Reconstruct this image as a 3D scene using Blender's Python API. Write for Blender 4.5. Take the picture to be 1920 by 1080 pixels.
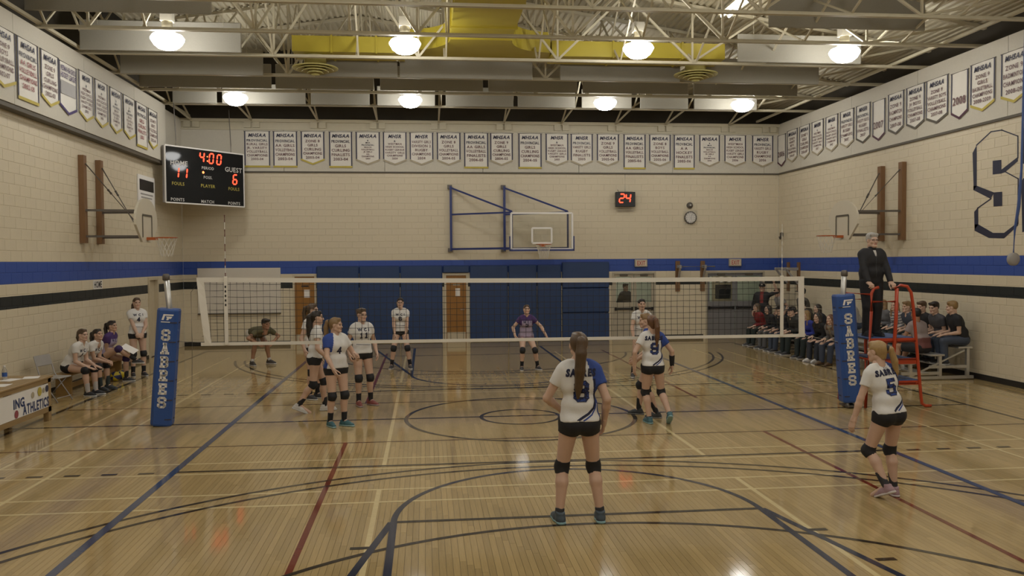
import bpy, bmesh, math, random
import numpy as np
from mathutils import Vector, Matrix
from mathutils.bvhtree import BVHTree

# ---------------------------------------------------------------- camera, world, exposure
for o in list(bpy.data.objects): bpy.data.objects.remove(o, do_unlink=True)
SC = bpy.context.scene
COL = SC.collection
random.seed(4)
CAM = np.array([-1.4918, -13.2625, 2.4941]); YAW, PITCH, ROLL, FPX = .1028, -.0323, -.0065, 1569.17
def cam_basis():
    cy, sy, cp, sp = math.cos(YAW), math.sin(YAW), math.cos(PITCH), math.sin(PITCH)
    f = np.array([sy*cp, cy*cp, sp]); r0 = np.array([cy, -sy, 0]); u0 = np.cross(r0, f)
    cr, sr = math.cos(ROLL), math.sin(ROLL)
    return cr*r0 + sr*u0, -sr*r0 + cr*u0, f
CR, CU, CF = cam_basis()
cd = bpy.data.cameras.new('camera'); cam = bpy.data.objects.new('camera', cd); COL.objects.link(cam)
cd.sensor_width = 36; cd.lens = FPX*36/1920; cd.clip_end = 200
cam.matrix_world = Matrix(((CR[0], CU[0], -CF[0], CAM[0]), (CR[1], CU[1], -CF[1], CAM[1]), (CR[2], CU[2], -CF[2], CAM[2]), (0, 0, 0, 1)))
SC.camera = cam
wd = bpy.data.worlds.new('world'); SC.world = wd; wd.use_nodes = True
wd.node_tree.nodes['Background'].inputs[0].default_value = (.8, .75, .65, 1)
wd.node_tree.nodes['Background'].inputs[1].default_value = .15
SC.view_settings.view_transform = 'Standard'; SC.view_settings.look = 'None'
SC.view_settings.gamma = 1; SC.view_settings.use_curve_mapping = False
SC.view_settings.exposure = 0.78
LAMP_POWER = 22.0

def W(x, y, ax, v):
    """point where the line of sight through pixel (x, y) meets the plane axis ax = v"""
    d = CF + CR*(x-960)/FPX - CU*(y-540)/FPX
    return Vector(CAM + (v-CAM[ax])/d[ax]*d)
def PX(P):
    d = np.asarray(P, float) - CAM; z = d@CF
    return 960+FPX*(d@CR)/z, 540-FPX*(d@CU)/z, z

# ---------------------------------------------------------------- materials
MATS = {}
def mk(name, rgb, rough=.6, metal=0, var=.08, scale=6, coat=0, bump=0, bscale=80, emit=0, trans=0, alpha=1, spec=.5, stretch=None):
    if name in MATS: return MATS[name]
    m = bpy.data.materials.new(name); m.use_nodes = True; nt = m.node_tree; N = nt.nodes; L = nt.links
    b = N['Principled BSDF']
    b.inputs['Roughness'].default_value = rough; b.inputs['Metallic'].default_value = metal
    b.inputs['Specular IOR Level'].default_value = spec
    b.inputs['Coat Weight'].default_value = coat; b.inputs['Coat Roughness'].default_value = .1
    b.inputs['Transmission Weight'].default_value = trans; b.inputs['Alpha'].default_value = alpha
    tc = N.new('ShaderNodeTexCoord'); src = tc.outputs['Object']
    if stretch:
        mp = N.new('ShaderNodeMapping'); mp.inputs['Scale'].default_value = stretch
        L.new(src, mp.inputs[0]); src = mp.outputs[0]
    nz = N.new('ShaderNodeTexNoise'); nz.inputs['Scale'].default_value = scale; nz.inputs['Detail'].default_value = 3
    L.new(src, nz.inputs['Vector'])
    hs = N.new('ShaderNodeMixRGB'); hs.inputs[1].default_value = tuple(c*(1-var) for c in rgb)+(1,)
    hs.inputs[2].default_value = tuple(min(1, c*(1+var)) for c in rgb)+(1,)
    L.new(nz.outputs[0], hs.inputs[0]); L.new(hs.outputs[0], b.inputs['Base Color'])
    if bump:
        n2 = N.new('ShaderNodeTexNoise'); n2.inputs['Scale'].default_value = bscale; n2.inputs['Detail'].default_value = 2
        L.new(src, n2.inputs['Vector'])
        bp = N.new('ShaderNodeBump'); bp.inputs['Strength'].default_value = bump; bp.inputs['Distance'].default_value = .01
        L.new(n2.outputs[0], bp.inputs['Height']); L.new(bp.outputs[0], b.inputs['Normal'])
    if emit:
        b.inputs['Emission Color'].default_value = tuple(rgb)+(1,); b.inputs['Emission Strength'].default_value = emit
    MATS[name] = m
    return m
def node_math(nt, op, a, bval):
    n = nt.nodes.new('ShaderNodeMath'); n.operation = op
    for i, v in enumerate((a, bval)):
        if v is None: continue
        if isinstance(v, (int, float)): n.inputs[i].default_value = v
        else: nt.links.new(v, n.inputs[i])
    return n.outputs[0]
ZS = [(1.71, 1.93, (.012, .016, .016)), (2.144, 2.534, (.03, .075, .33))]
CREAM = (.645, .565, .415)
def wall_paint():
    m = mk('wall_paint', CREAM, rough=.5, var=.04, scale=1.2, bump=.25, bscale=55); nt = m.node_tree
    b = nt.nodes['Principled BSDF']; base = b.inputs['Base Color'].links[0].from_socket
    g = nt.nodes.new('ShaderNodeNewGeometry'); sx = nt.nodes.new('ShaderNodeSeparateXYZ'); nt.links.new(g.outputs['Position'], sx.inputs[0])
    cur = base
    for z0, z1, c in ZS:
        k = node_math(nt, 'MULTIPLY', node_math(nt, 'GREATER_THAN', sx.outputs[2], z0), node_math(nt, 'LESS_THAN', sx.outputs[2], z1))
        mx = nt.nodes.new('ShaderNodeMixRGB'); nt.links.new(k, mx.inputs[0]); nt.links.new(cur, mx.inputs[1]); mx.inputs[2].default_value = c+(1,)
        cur = mx.outputs[0]
    nt.links.new(cur, b.inputs['Base Color'])
    return m
BW, BL = .057, 1.1        # hardwood strip width and length
def col_off(i): return ((i*7919) % 1000)/1000*BL
def floor_mat():
    m = mk('maple_floor', (.405, .295, .138), rough=.3, var=.14, scale=5, stretch=(14, .9, 1)); nt = m.node_tree; L = nt.links
    b = nt.nodes['Principled BSDF']; base = b.inputs['Base Color'].links[0].from_socket
    b.inputs['Roughness'].default_value = .075; b.inputs['Specular IOR Level'].default_value = .45
    g = nt.nodes.new('ShaderNodeNewGeometry'); sx = nt.nodes.new('ShaderNodeSeparateXYZ'); L.new(g.outputs['Position'], sx.inputs[0])
    ix = node_math(nt, 'FLOOR', node_math(nt, 'DIVIDE', node_math(nt, 'ADD', sx.outputs[0], 8.7), BW), None)
    off = node_math(nt, 'MULTIPLY', node_math(nt, 'MODULO', node_math(nt, 'MULTIPLY', ix, 7919), 1000), BL/1000)
    iy = node_math(nt, 'FLOOR', node_math(nt, 'DIVIDE', node_math(nt, 'SUBTRACT', node_math(nt, 'ADD', sx.outputs[1], 20), off), BL), None)
    cb = nt.nodes.new('ShaderNodeCombineXYZ'); L.new(ix, cb.inputs[0]); L.new(iy, cb.inputs[1])
    wn = nt.nodes.new('ShaderNodeTexWhiteNoise'); wn.noise_dimensions = '2D'; L.new(cb.outputs[0], wn.inputs['Vector'])
    hsv = nt.nodes.new('ShaderNodeHueSaturation'); L.new(base, hsv.inputs['Color'])
    L.new(node_math(nt, 'ADD', node_math(nt, 'MULTIPLY', wn.outputs[0], .22), .89), hsv.inputs['Value'])
    L.new(hsv.outputs[0], b.inputs['Base Color'])
    nz = nt.nodes.new('ShaderNodeTexNoise'); nz.inputs['Scale'].default_value = 2.2; L.new(g.outputs['Position'], nz.inputs['Vector'])
    bp = nt.nodes.new('ShaderNodeBump'); bp.inputs['Strength'].default_value = .03; bp.inputs['Distance'].default_value = .03
    L.new(nz.outputs[0], bp.inputs['Height']); L.new(bp.outputs[0], b.inputs['Normal'])
    return m

# ---------------------------------------------------------------- mesh helpers
ORG = {}
def link(o, parent=None, org=None):
    COL.objects.link(o)
    if parent is not None: o.parent = parent; ORG[o.name] = ORG[parent.name]
    else: ORG[o.name] = Vector(org) if org is not None else Vector((0, 0, 0)); o.location = ORG[o.name]
    return o
def tag(o, label=None, cat=None, group=None, kind=None):
    for k, v in (('label', label), ('category', cat), ('group', group), ('kind', kind)):
        if v: o[k] = v
    return o
def thing(name, label, cat, loc, group=None):
    o = bpy.data.objects.new(name, None); o.empty_display_size = .1; link(o, None, loc)
    return tag(o, label, cat, group)
def frame_of(d, up=(0, 0, 1)):
    d = Vector(d).normalized(); up = Vector(up)
    if abs(d.dot(up)) > .98: up = Vector((1, 0, 0))
    x = d.cross(up).normalized(); y = x.cross(d)
    return x, y, d
class MB:
    def __init__(s): s.v = []; s.f = []; s.m = []; s.slot = 0
    def add(s, vs, fs):
        n = len(s.v); s.v += [tuple(p) for p in vs]; s.f += [tuple(i+n for i in q) for q in fs]; s.m += [s.slot]*len(fs); return s
    def box(s, c, size, rz=0, M=None):
        hx, hy, hz = [k/2 for k in size]
        R = M if M is not None else Matrix.Rotation(rz, 3, 'Z')
        vs = [Vector(c) + R@Vector((a*hx, b*hy, d*hz)) for d in (-1, 1) for a, b in ((-1, -1), (1, -1), (1, 1), (-1, 1))]
        return s.add(vs, [(3, 2, 1, 0), (4, 5, 6, 7), (0, 1, 5, 4), (1, 2, 6, 5), (2, 3, 7, 6), (3, 0, 4, 7)])
    def bbox(s, c, size, bev=.01, rz=0, M=None):
        """box with chamfered edges"""
        R = M if M is not None else Matrix.Rotation(rz, 3, 'Z')
        h = [k/2 for k in size]; bev = min(bev, min(h)*.9)
        bm = bmesh.new(); bmesh.ops.create_cube(bm, size=2)
        for v in bm.verts: v.co = Vector([v.co[i]*h[i] for i in range(3)])
        bmesh.ops.bevel(bm, geom=bm.edges[:], offset=bev, segments=1, affect='EDGES')
        for v in bm.verts: v.co = Vector(c) + R@v.co
        bm.verts.index_update()
        s.add([v.co for v in bm.verts], [[v.index for v in f.verts] for f in bm.faces]); bm.free(); return s
    def bar(s, p, q, w, h=None, up=(0, 0, 1)):
        p, q = Vector(p), Vector(q); h = h or w; x, y, d = frame_of(q-p, up)
        vs = [e + x*a*w/2 + y*b*h/2 for e in (p, q) for a, b in ((-1, -1), (1, -1), (1, 1), (-1, 1))]
        return s.add(vs, [(3, 2, 1, 0), (4, 5, 6, 7), (0, 1, 5, 4), (1, 2, 6, 5), (2, 3, 7, 6), (3, 0, 4, 7)])
    def tube(s, pts, r, n=8, caps=True, closed=False):
        pts = [Vector(p) for p in pts]; rs = r if isinstance(r, (list, tuple)) else [r]*len(pts); base = len(s.v); k = len(pts)
        px = None
        for i, p in enumerate(pts):
            a = pts[(i-1) % k] if (i or closed) else p; b = pts[(i+1) % k] if (i < k-1 or closed) else p
            d = (b-a).normalized()
            if px is None: x, y, _ = frame_of(d)
            else:
                x = (px - d*px.dot(d)); x = x.normalized() if x.length > 1e-6 else frame_of(d)[0]; y = d.cross(x)
            px = x
            s.v += [tuple(p + (x*math.cos(t) + y*math.sin(t))*rs[i]) for t in [2*math.pi*j/n for j in range(n)]]
        for i in range(k if closed else k-1):
            i2 = (i+1) % k
            for j in range(n):
                j2 = (j+1) % n
                s.f.append((base+i*n+j, base+i*n+j2, base+i2*n+j2, base+i2*n+j)); s.m.append(s.slot)
        if caps and not closed:
            s.f.append(tuple(base+j for j in range(n))[::-1]); s.f.append(tuple(base+(k-1)*n+j for j in range(n))); s.m += [s.slot]*2
        return s
    def lathe(s, c, prof, n=20, M=None):
        R = M if M is not None else Matrix.Identity(3); base = len(s.v); k = len(prof)
        for r, z in prof:
            s.v += [tuple(Vector(c) + R@Vector((r*math.cos(2*math.pi*j/n), r*math.sin(2*math.pi*j/n), z))) for j in range(n)]
        for i in range(k-1):
            for j in range(n):
                j2 = (j+1) % n
                s.f.append((base+i*n+j, base+i*n+j2, base+(i+1)*n+j2, base+(i+1)*n+j)); s.m.append(s.slot)
        return s
    def prism(s, poly, org, ex, ey, depth):
        """polygon (2-D) on the plane org + a ex + b ey, pushed back by depth along -(ex x ey)"""
        ex, ey, org = Vector(ex), Vector(ey), Vector(org); nz = ex.cross(ey).normalized(); k = len(poly)
        fr = [org + ex*a + ey*b for a, b in poly]; bk = [p - nz*depth for p in fr]
        bm = bmesh.new(); vs = [bm.verts.new(p) for p in fr]
        try:
            f = bm.faces.new(vs); tri = bmesh.ops.triangulate(bm, faces=[f])['faces']
            bm.verts.index_update(); T = [tuple(v.index for v in t.verts) for t in tri]
        except Exception: T = [tuple(range(k))]
        bm.free()
        fs = T + [tuple(i+k for i in t[::-1]) for t in T] + [(i, i+k, (i+1) % k+k, (i+1) % k) for i in range(k)]
        return s.add(fr+bk, fs)
    def build(s, name, mat, parent=None, smooth=False, org=None):
        me = bpy.data.meshes.new(name)
        off = ORG[parent.name] if parent is not None else (Vector(org) if org is not None else Vector((0, 0, 0)))
        v = np.array(s.v, float) - np.array(off)
        me.from_pydata(v.tolist(), [], s.f)
        for m in (mat if isinstance(mat, (list, tuple)) else [mat]): me.materials.append(m)
        if isinstance(mat, (list, tuple)): me.polygons.foreach_set('material_index', s.m)
        if smooth: me.polygons.foreach_set('use_smooth', [True]*len(me.polygons))
        me.update()
        return link(bpy.data.objects.new(name, me), parent, off)
def copy_tree(o, parent=None, loc=None):
    c = o.copy(); COL.objects.link(c); c.parent = parent
    if loc is not None: c.location = loc
    ORG[c.name] = Vector(c.location) if parent is None else ORG[parent.name]
    for ch in list(o.children): copy_tree(ch, c)
    return c

# ---------------------------------------------------------------- lettering: glyph outlines of the built-in font, filled once per character
GLYPH = {}
def glyph(ch, bold):
    k = (ch, bold)
    if k in GLYPH: return GLYPH[k]
    cu = bpy.data.curves.new('t', 'FONT'); cu.body = ch; cu.size = 1; cu.offset = bold; cu.resolution_u = 2
    o = bpy.data.objects.new('t', cu); COL.objects.link(o)
    me = o.to_mesh(); v = [(p.co.x, p.co.y) for p in me.vertices]; f = [tuple(p.vertices) for p in me.polygons]
    o.to_mesh_clear(); bpy.data.objects.remove(o); bpy.data.curves.remove(cu)
    w = (max(p[0] for p in v)+.07) if v else .3
    GLYPH[k] = (v, f, w); return GLYPH[k]
def text2d(txt, height, bold=.0, width=None, slant=0, space=0, squash=None):
    """2-D verts and faces of a centred line of capitals `height` tall; width squeezes the line to fit"""
    V, F, x = [], [], 0
    for ch in txt:
        if ch == ' ': x += .38; continue
        v, f, w = glyph(ch, bold); n = len(V)
        V += [(a+x, b) for a, b in v]; F += [tuple(i+n for i in q) for q in f]; x += w+space
    s = height/.69; sx = s*(squash or 1)
    tw = x*sx
    if width and tw > width: sx *= width/tw; tw = width
    return [(a*sx-tw/2+slant*b*s, b*s) for a, b in V], F
def put_text(mb, txt, org, ex, ey, height, **kw):
    v, f = text2d(txt, height, **kw); ex, ey, org = Vector(ex), Vector(ey), Vector(org)
    mb.add([org + ex*a + ey*b for a, b in v], f)

# slab block capitals (octagon corners) as polylines on a 4 x 6 grid
BLOCK = {
 'S': [[(4, 4.4), (4, 5.2), (3.2, 6), (.8, 6), (0, 5.2), (0, 4), (.8, 3.2), (3.2, 2.8), (4, 2), (4, .8), (3.2, 0), (.8, 0), (0, .8), (0, 1.6)]],
 'A': [[(.5, 0), (2, 6), (3.5, 0)], [(1, 2), (3, 2)], [(-.2, 0), (1.2, 0)], [(2.8, 0), (4.2, 0)], [(1.1, 6), (2.5, 6)]],
 'B': [[(.6, 0), (.6, 6)], [(-.1, 6), (3, 6), (3.8, 5.3), (3.8, 3.9), (3.1, 3.15), (.6, 3.15)], [(3.1, 3.1), (3.9, 2.3), (3.9, .8), (3.1, 0), (-.1, 0)]],
 'R': [[(.6, 0), (.6, 6)], [(-.1, 6), (3, 6), (3.8, 5.3), (3.8, 3.7), (3, 3), (.6, 3)], [(2, 3), (3.4, 0)], [(-.2, 0), (1.5, 0)], [(2.7, 0), (4.2, 0)]],
 'E': [[(.6, 0), (.6, 6)], [(-.1, 6), (3.9, 6), (3.9, 4.6)], [(-.1, 0), (3.9, 0), (3.9, 1.4)], [(.6, 3), (2.6, 3)], [(2.6, 2.2), (2.6, 3.8)]],
 '5': [[(3.9, 6), (.5, 6), (.5, 3.4), (3.1, 3.4), (3.9, 2.6), (3.9, .8), (3.1, 0), (.8, 0), (0, .8), (0, 1.5)]],
 '8': [[(.8, 0), (3.2, 0), (4, .8), (4, 2.3), (3.2, 3.1), (.8, 3.1), (0, 2.3), (0, .8), (.8, 0)], [(.8, 3.1), (3.2, 3.1), (3.9, 3.9), (3.9, 5.3), (3.2, 6), (.8, 6), (.1, 5.3), (.1, 3.9), (.8, 3.1)]],
 '9': [[(3.9, 3), (.8, 3), (0, 3.8), (0, 5.2), (.8, 6), (3.1, 6), (3.9, 5.2), (3.9, .8), (3.1, 0), (.8, 0), (0, .8), (0, 1.4)]],
 '4': [[(3, 0), (3, 6), (0, 2), (4.2, 2)]], '2': [[(0, 4.6), (0, 5.2), (.8, 6), (3.2, 6), (4, 5.2), (4, 3.8), (0, .8), (0, 0), (4, 0), (4, 1)]],
 '6': [[(3.9, 4.7), (3.9, 5.2), (3.1, 6), (.8, 6), (0, 5.2), (0, .8), (.8, 0), (3.1, 0), (3.9, .8), (3.9, 2.4), (3.1, 3.2), (0, 3.2)]],
 '1': [[(.9, 4.8), (2, 6), (2, 0)], [(.8, 0), (3.2, 0)]],
}
def block2d(txt, height, th=1.25, gap=1.0):
    """strokes as quads, mitre-free: each segment a quad lengthened by half its thickness"""
    V, F, x = [], [], 0; s = height/(6+th)
    for ch in txt:
        for pl in BLOCK[ch]:
            for (a, b), (c, d) in zip(pl, pl[1:]):
                L = math.hypot(c-a, d-b); ux, uy = (c-a)/L, (d-b)/L; e = th*.36; h = th/2; n = len(V)
                q = [(a-ux*e-uy*h, b-uy*e+ux*h), (a-ux*e+uy*h, b-uy*e-ux*h), (c+ux*e+uy*h, d+uy*e-ux*h), (c+ux*e-uy*h, d+uy*e+ux*h)]
                V += [((px+x)*s, (py+th/2)*s) for px, py in q]; F.append((n, n+1, n+2, n+3))
        x += 4+th+gap
    w = (x-gap-th)*s
    return [(a-w/2, b) for a, b in V], F
# seven-segment digits
SEG = {'0': 'abcdef', '1': 'bc', '2': 'abged', '4': 'fgbc', '6': 'afgedc'}
def seven(mb, ch, org, ex, ey, w, h, t):
    ex, ey, org = Vector(ex), Vector(ey), Vector(org)
    P = {'a': ((0, h), (w, h)), 'b': ((w, h), (w, h/2)), 'c': ((w, h/2), (w, 0)), 'd': ((0, 0), (w, 0)), 'e': ((0, 0), (0, h/2)), 'f': ((0, h/2), (0, h)), 'g': ((0, h/2), (w, h/2))}
    for k in SEG[ch]:
        (a, b), (c, d) = P[k]; L = math.hypot(c-a, d-b); ux, uy = (c-a)/L, (d-b)/L; i = t*.6
        pts = [(a+ux*i*.3, b+uy*i*.3), (a+ux*i-uy*t/2, b+uy*i+ux*t/2), (c-ux*i-uy*t/2, d-uy*i+ux*t/2), (c-ux*i*.3, d-uy*i*.3), (c-ux*i+uy*t/2, d-uy*i-ux*t/2), (a+ux*i+uy*t/2, b+uy*i-ux*t/2)]
        mb.add([org + ex*(px+.12*py) + ey*py for px, py in pts], [(5, 4, 3, 2, 1, 0)])

# ================================================================ the room
XL, XR, YB, YF = -8.7, 9.8, 12.65, -16.0
ZT, ZBAND = 6.79, 5.22
CH = 2.534/13
M_WALL = wall_paint(); M_FLOOR = floor_mat()
M_CONC = mk('precast_concrete', (.58, .54, .45), rough=.7, var=.06, scale=25, bump=.3, bscale=120)
M_STEEL = mk('cream_steel', (.54, .49, .36), rough=.5, var=.05, scale=9)
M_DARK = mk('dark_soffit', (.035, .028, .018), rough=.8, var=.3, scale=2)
M_TRIMD = mk('dark_trim', (.10, .085, .06), rough=.6)
M_BASE = mk('black_rubber', (.015, .014, .013), rough=.45)

# ---- floor: subfloor slab, hardwood strips, painted lines
mb = MB(); mb.box(((XL+XR)/2, (YB+YF)/2, -.06), (XR-XL+.8, YB-YF+.8, .1))
FLOOR = tag(mb.build('floor', mk('subfloor', (.07, .042, .018), rough=.5)), kind='structure', label='glossy maple strip floor of the gymnasium')
boards = []; YSEAM = -1.5      # beyond this the strips are too narrow in view to tell apart: one surface, strip tones in the material
ncol = int((XR-XL)/BW)
for i in range(ncol+1):
    x0 = XL+i*BW; x1 = min(x0+BW, XR); o = (i*7919 % 1000)*BL/1000; y = -20+o
    if x1-x0 < .01: continue
    while y < YSEAM:
        a, b = max(y, YF), min(y+BL, YSEAM); y += BL
        if b-a > .02: boards.append((x0, x1, a, b))
def board_vis(q):
    x, y, z = PX(((q[0]+q[1])/2, (q[2]+q[3])/2, 0))
    return z > .5 and -20 < x < 1940 and y < 1110
near = sorted([q for q in boards if board_vis(q) and abs(q[3]-q[2]-BL) < 1e-6], key=lambda q: (q[0]+.6)**2*.6+(q[2]+13.2)**2)[:300]
near_s = set(near); GAP = .0008
def board_geo(w, l):
    c = .0012
    return ([(-w/2+GAP, -l/2+GAP, -.003), (w/2-GAP, -l/2+GAP, -.003), (w/2-GAP, l/2-GAP, -.003), (-w/2+GAP, l/2-GAP, -.003),
             (-w/2+c, -l/2+c, 0), (w/2-c, -l/2+c, 0), (w/2-c, l/2-c, 0), (-w/2+c, l/2-c, 0)],
            [(4, 5, 6, 7), (0, 1, 5, 4), (1, 2, 6, 5), (2, 3, 7, 6), (3, 0, 4, 7)])
V, F = board_geo(BW, BL); bme = bpy.data.meshes.new('floor_board'); bme.from_pydata(V, [], F); bme.materials.append(M_FLOOR)
for q in near:
    o = bpy.data.objects.new('floor_board', bme); COL.objects.link(o); o.parent = FLOOR; o.location = ((q[0]+q[1])/2, (q[2]+q[3])/2, 0); ORG[o.name] = Vector((0, 0, 0))
mb = MB()
for q in boards:
    if q in near_s: continue
    V, F = board_geo(q[1]-q[0], q[3]-q[2]); cx, cy = (q[0]+q[1])/2, (q[2]+q[3])/2
    mb.add([(a+cx, b+cy, c) for a, b, c in V], F)
tag(mb.build('floor_boards', M_FLOOR, FLOOR), kind='stuff')
mb = MB(); mb.add([(XL, YSEAM, 0), (XR, YSEAM, 0), (XR, YB, 0), (XL, YB, 0)], [(0, 1, 2, 3)]); mb.build('floor_surface', M_FLOOR, FLOOR)

LC = {'blue': (.045, .065, .13), 'black': (.035, .026, .018), 'red': (.16, .03, .015), 'cream': (.62, .50, .27), 'navy': (.03, .035, .06), 'brown': (.11, .05, .025)}
LM = {k: mk('line_'+k, c, rough=.09, spec=.35, var=.12, scale=14) for k, c in LC.items()}
zl = [.0012]
def line(pts, w, col, closed=False):
    pts = [Vector((p[0], p[1], 0)) for p in pts]; zl[0] += .00002; w *= 1.3 if col in ('black', 'brown', 'cream') else 1.15; n = len(pts); L_, R_ = [], []
    for i, p in enumerate(pts):
        a = pts[(i-1) % n] if (i or closed) else p; b = pts[(i+1) % n] if (i < n-1 or closed) else p
        d = (b-a).normalized(); s = Vector((-d.y, d.x, 0))*w/2; L_.append(p+s); R_.append(p-s)
    vs = [(p.x, p.y, zl[0]) for q in zip(L_, R_) for p in q]
    fs = [(2*i+1, 2*((i+1) % n)+1, 2*((i+1) % n), 2*i) for i in range(n if closed else n-1)]
    m = MB(); m.add(vs, fs); return m.build('court_line', LM[col], FLOOR)
def arc(cx, cy, r, a0, a1, n=48): return [(cx+r*math.cos(math.radians(a0+(a1-a0)*i/n)), cy+r*math.sin(math.radians(a0+(a1-a0)*i/n))) for i in range(n+1)]
for s in (-1, 1):                                          # badminton (cream) first, the others over it
    for y in (2.6, 3.13, 4.07, 4.55): line([(-6.65, s*y), (6.65, s*y)], .035, 'cream')
    for x in (5.9, 6.65): line([(s*x, -9.4), (s*x, 9.4)], .035, 'cream')
    line([(s*2.02, -3.05), (s*2.02, 3.05)], .04, 'cream'); line([(s*2.02, -9.4), (s*2.02, -4.07)], .04, 'cream'); line([(s*2.02, 4.07), (s*2.02, 9.4)], .04, 'cream')
    line([(-7.6, s*1.62), (7.6, s*1.62)], .035, 'brown')
    line([(s*7.65, -11), (s*7.65, 11)], .06, 'black')
line([(-2.61, -1.6), (-2.61, -9.6)], .05, 'red'); line([(-2.55, 1.6), (-2.55, 9.6)], .05, 'red')
line([(3.37, -9.6), (3.37, -1.6)], .05, 'red'); line([(3.37, 1.4), (3.37, 9.6)], .05, 'red')
for s in (-1, 1):
    yb = s*9.42
    line(arc(0, yb, 6.37, 8 if s < 0 else -8, 172 if s < 0 else -172, 64), .045, 'black'); line(arc(0, yb, 6.14, 8 if s < 0 else -8, 172 if s < 0 else -172, 64), .045, 'black')
    line(arc(0, yb, 3.9, 5 if s < 0 else -5, 175 if s < 0 else -175, 48), .045, 'black')
    line(arc(0, s*5.25, 1.82, 0, 180*-s, 48), .055, 'navy'); line([(-1.8, s*5.25), (1.8, s*5.25)], .05, 'black')
    for k in (-1, 1):
        line([(k*1.82, s*5.25), (k*1.82, s*10.9)], .06, 'navy'); line([(k*1.84, s*5.25), (k*2.95, s*10.9)], .06, 'navy')
        for i, y in enumerate((5.95, 6.75, 7.55)): line([(k*(2.0+.2*i), s*y), (k*(2.17+.2*i), s*y)], .05, 'black')
line([(-8.2, .06), (7.65, .06)], .05, 'black')
line(arc(0, 0, 1.82, 0, 360, 72)[:-1], .05, 'black', True); line(arc(0, 0, .63, 0, 360, 40)[:-1], .045, 'black', True)
for s in (-1, 1):
    line([(-4.5, s*3.0), (4.5, s*3.0)], .05, 'black')
    for k in (-1, 1):
        for i in range(5): line([(k*(4.72+.42*i), s*3.02), (k*(4.9+.42*i), s*3.02)], .05, 'black')
    line([(s*4.5, -9), (s*4.5, 9)], .075, 'blue'); line([(-4.5, s*9), (4.5, s*9)], .06, 'blue')
    line([(-7.65, s*11), (7.65, s*11)], .05, 'black')

# ---- block walls
def block_wall(name, p0, ex, nrm, length, z1, openings, label, hi=None):
    """masonry wall: mortar slab plus running-bond blocks; u runs along ex from p0, openings are (u0, u1, z0, z1)"""
    p0, ex, nrm = Vector(p0), Vector(ex), Vector(nrm); BLK = .4; blocks = []
    mb = MB(); zs = sorted({0, z1} | {z for o in openings for z in o[2:]}); us = sorted({0, length} | {u for o in openings for u in o[:2]})
    for a, b in zip(us, us[1:]):
        for c, d in zip(zs, zs[1:]):
            um, zm = (a+b)/2, (c+d)/2
            if any(o[0] < um < o[1] and o[2] < zm < o[3] for o in openings): continue
            q = p0 + ex*um - nrm*.1075
            mb.bar(p0+ex*a-nrm*.106+Vector((0, 0, zm)), p0+ex*b-nrm*.106+Vector((0, 0, zm)), .2, d-c)
    wall = tag(mb.build(name, M_WALL), kind='structure', label=label)
    k = 0
    while k*CH < z1-.02:
        za, zb = k*CH, min((k+1)*CH, z1); u = -(BLK/2 if k % 2 else 0)
        segs = []
        while u < length:
            a, b = max(u, 0), min(u+BLK, length); u += BLK
            if b-a > .03: segs.append((a, b))
        for a, b in segs:
            cut = [(a, b)]
            for o in openings:
                if o[3] <= za+.05 or o[2] >= zb-.05: continue
                nc = []
                for x, y in cut:
                    if o[1] <= x or o[0] >= y: nc.append((x, y)); continue
                    if o[0] > x: nc.append((x, o[0]))
                    if o[1] < y: nc.append((o[1], y))
                cut = nc
            blocks += [(x, y, za, zb) for x, y in cut if y-x > .03]
        k += 1
    def size_in_view(q):
        P = p0 + ex*(q[0]+q[1])/2 + Vector((0, 0, (q[2]+q[3])/2)); x, y, z = PX(P)
        if z < 1 or not (0 < x < 1920 and 0 < y < 1080): return 0
        A, B = p0+ex*q[0], p0+ex*q[1]
        xa, xb = PX((A.x, A.y, P.z))[0], PX((B.x, B.y, P.z))[0]
        return abs(xa-xb)*FPX/z*(q[3]-q[2])
    order = sorted(blocks, key=size_in_view, reverse=True); single = [q for q in order[:300] if size_in_view(q) > 0]; ss = set(single)
    def geo(w, h):
        g, c = .004, .009
        gx, cx = .0012, .0045; B = [(-w/2+gx, -h/2+g), (w/2-gx, -h/2+g), (w/2-gx, h/2-g), (-w/2+gx, h/2-g)]; T = [(-w/2+cx, -h/2+c), (w/2-cx, -h/2+c), (w/2-cx, h/2-c), (-w/2+cx, h/2-c)]
        return [ex*a + Vector((0, 0, b)) - nrm*.007 for a, b in B] + [ex*a + Vector((0, 0, b)) for a, b in T], [(4, 5, 6, 7), (0, 1, 5, 4), (1, 2, 6, 5), (2, 3, 7, 6), (3, 0, 4, 7)]
    flip = ex.cross(Vector((0, 0, 1))).dot(nrm) < 0
    def fx(F): return [f[::-1] for f in F] if flip else F
    cache = {}
    for q in single:
        key = (round(q[1]-q[0], 3), round(q[3]-q[2], 3))
        if key not in cache:
            V, F = geo(*key); me = bpy.data.meshes.new('block'); me.from_pydata([tuple(v) for v in V], [], fx(F)); me.materials.append(M_WALL); cache[key] = me
        o = bpy.data.objects.new('block', cache[key]); COL.objects.link(o); o.parent = wall; ORG[o.name] = Vector((0, 0, 0))
        o.location = p0 + ex*(q[0]+q[1])/2 + Vector((0, 0, (q[2]+q[3])/2))
    mb = MB()
    for q in blocks:
        if q in ss: continue
        V, F = geo(q[1]-q[0], q[3]-q[2]); c = p0 + ex*(q[0]+q[1])/2 + Vector((0, 0, (q[2]+q[3])/2))
        mb.add([v+c for v in V], fx(F))
    if mb.v: tag(mb.build('block_courses', M_WALL, wall), kind='stuff')
    return wall
Z3 = Vector((0, 0, 1))
DOORS = dict(d1=(-5.50, -4.80), d2=(-.92, -.19), d3=(4.36, 5.76), d4=(7.40, 9.34))
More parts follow.
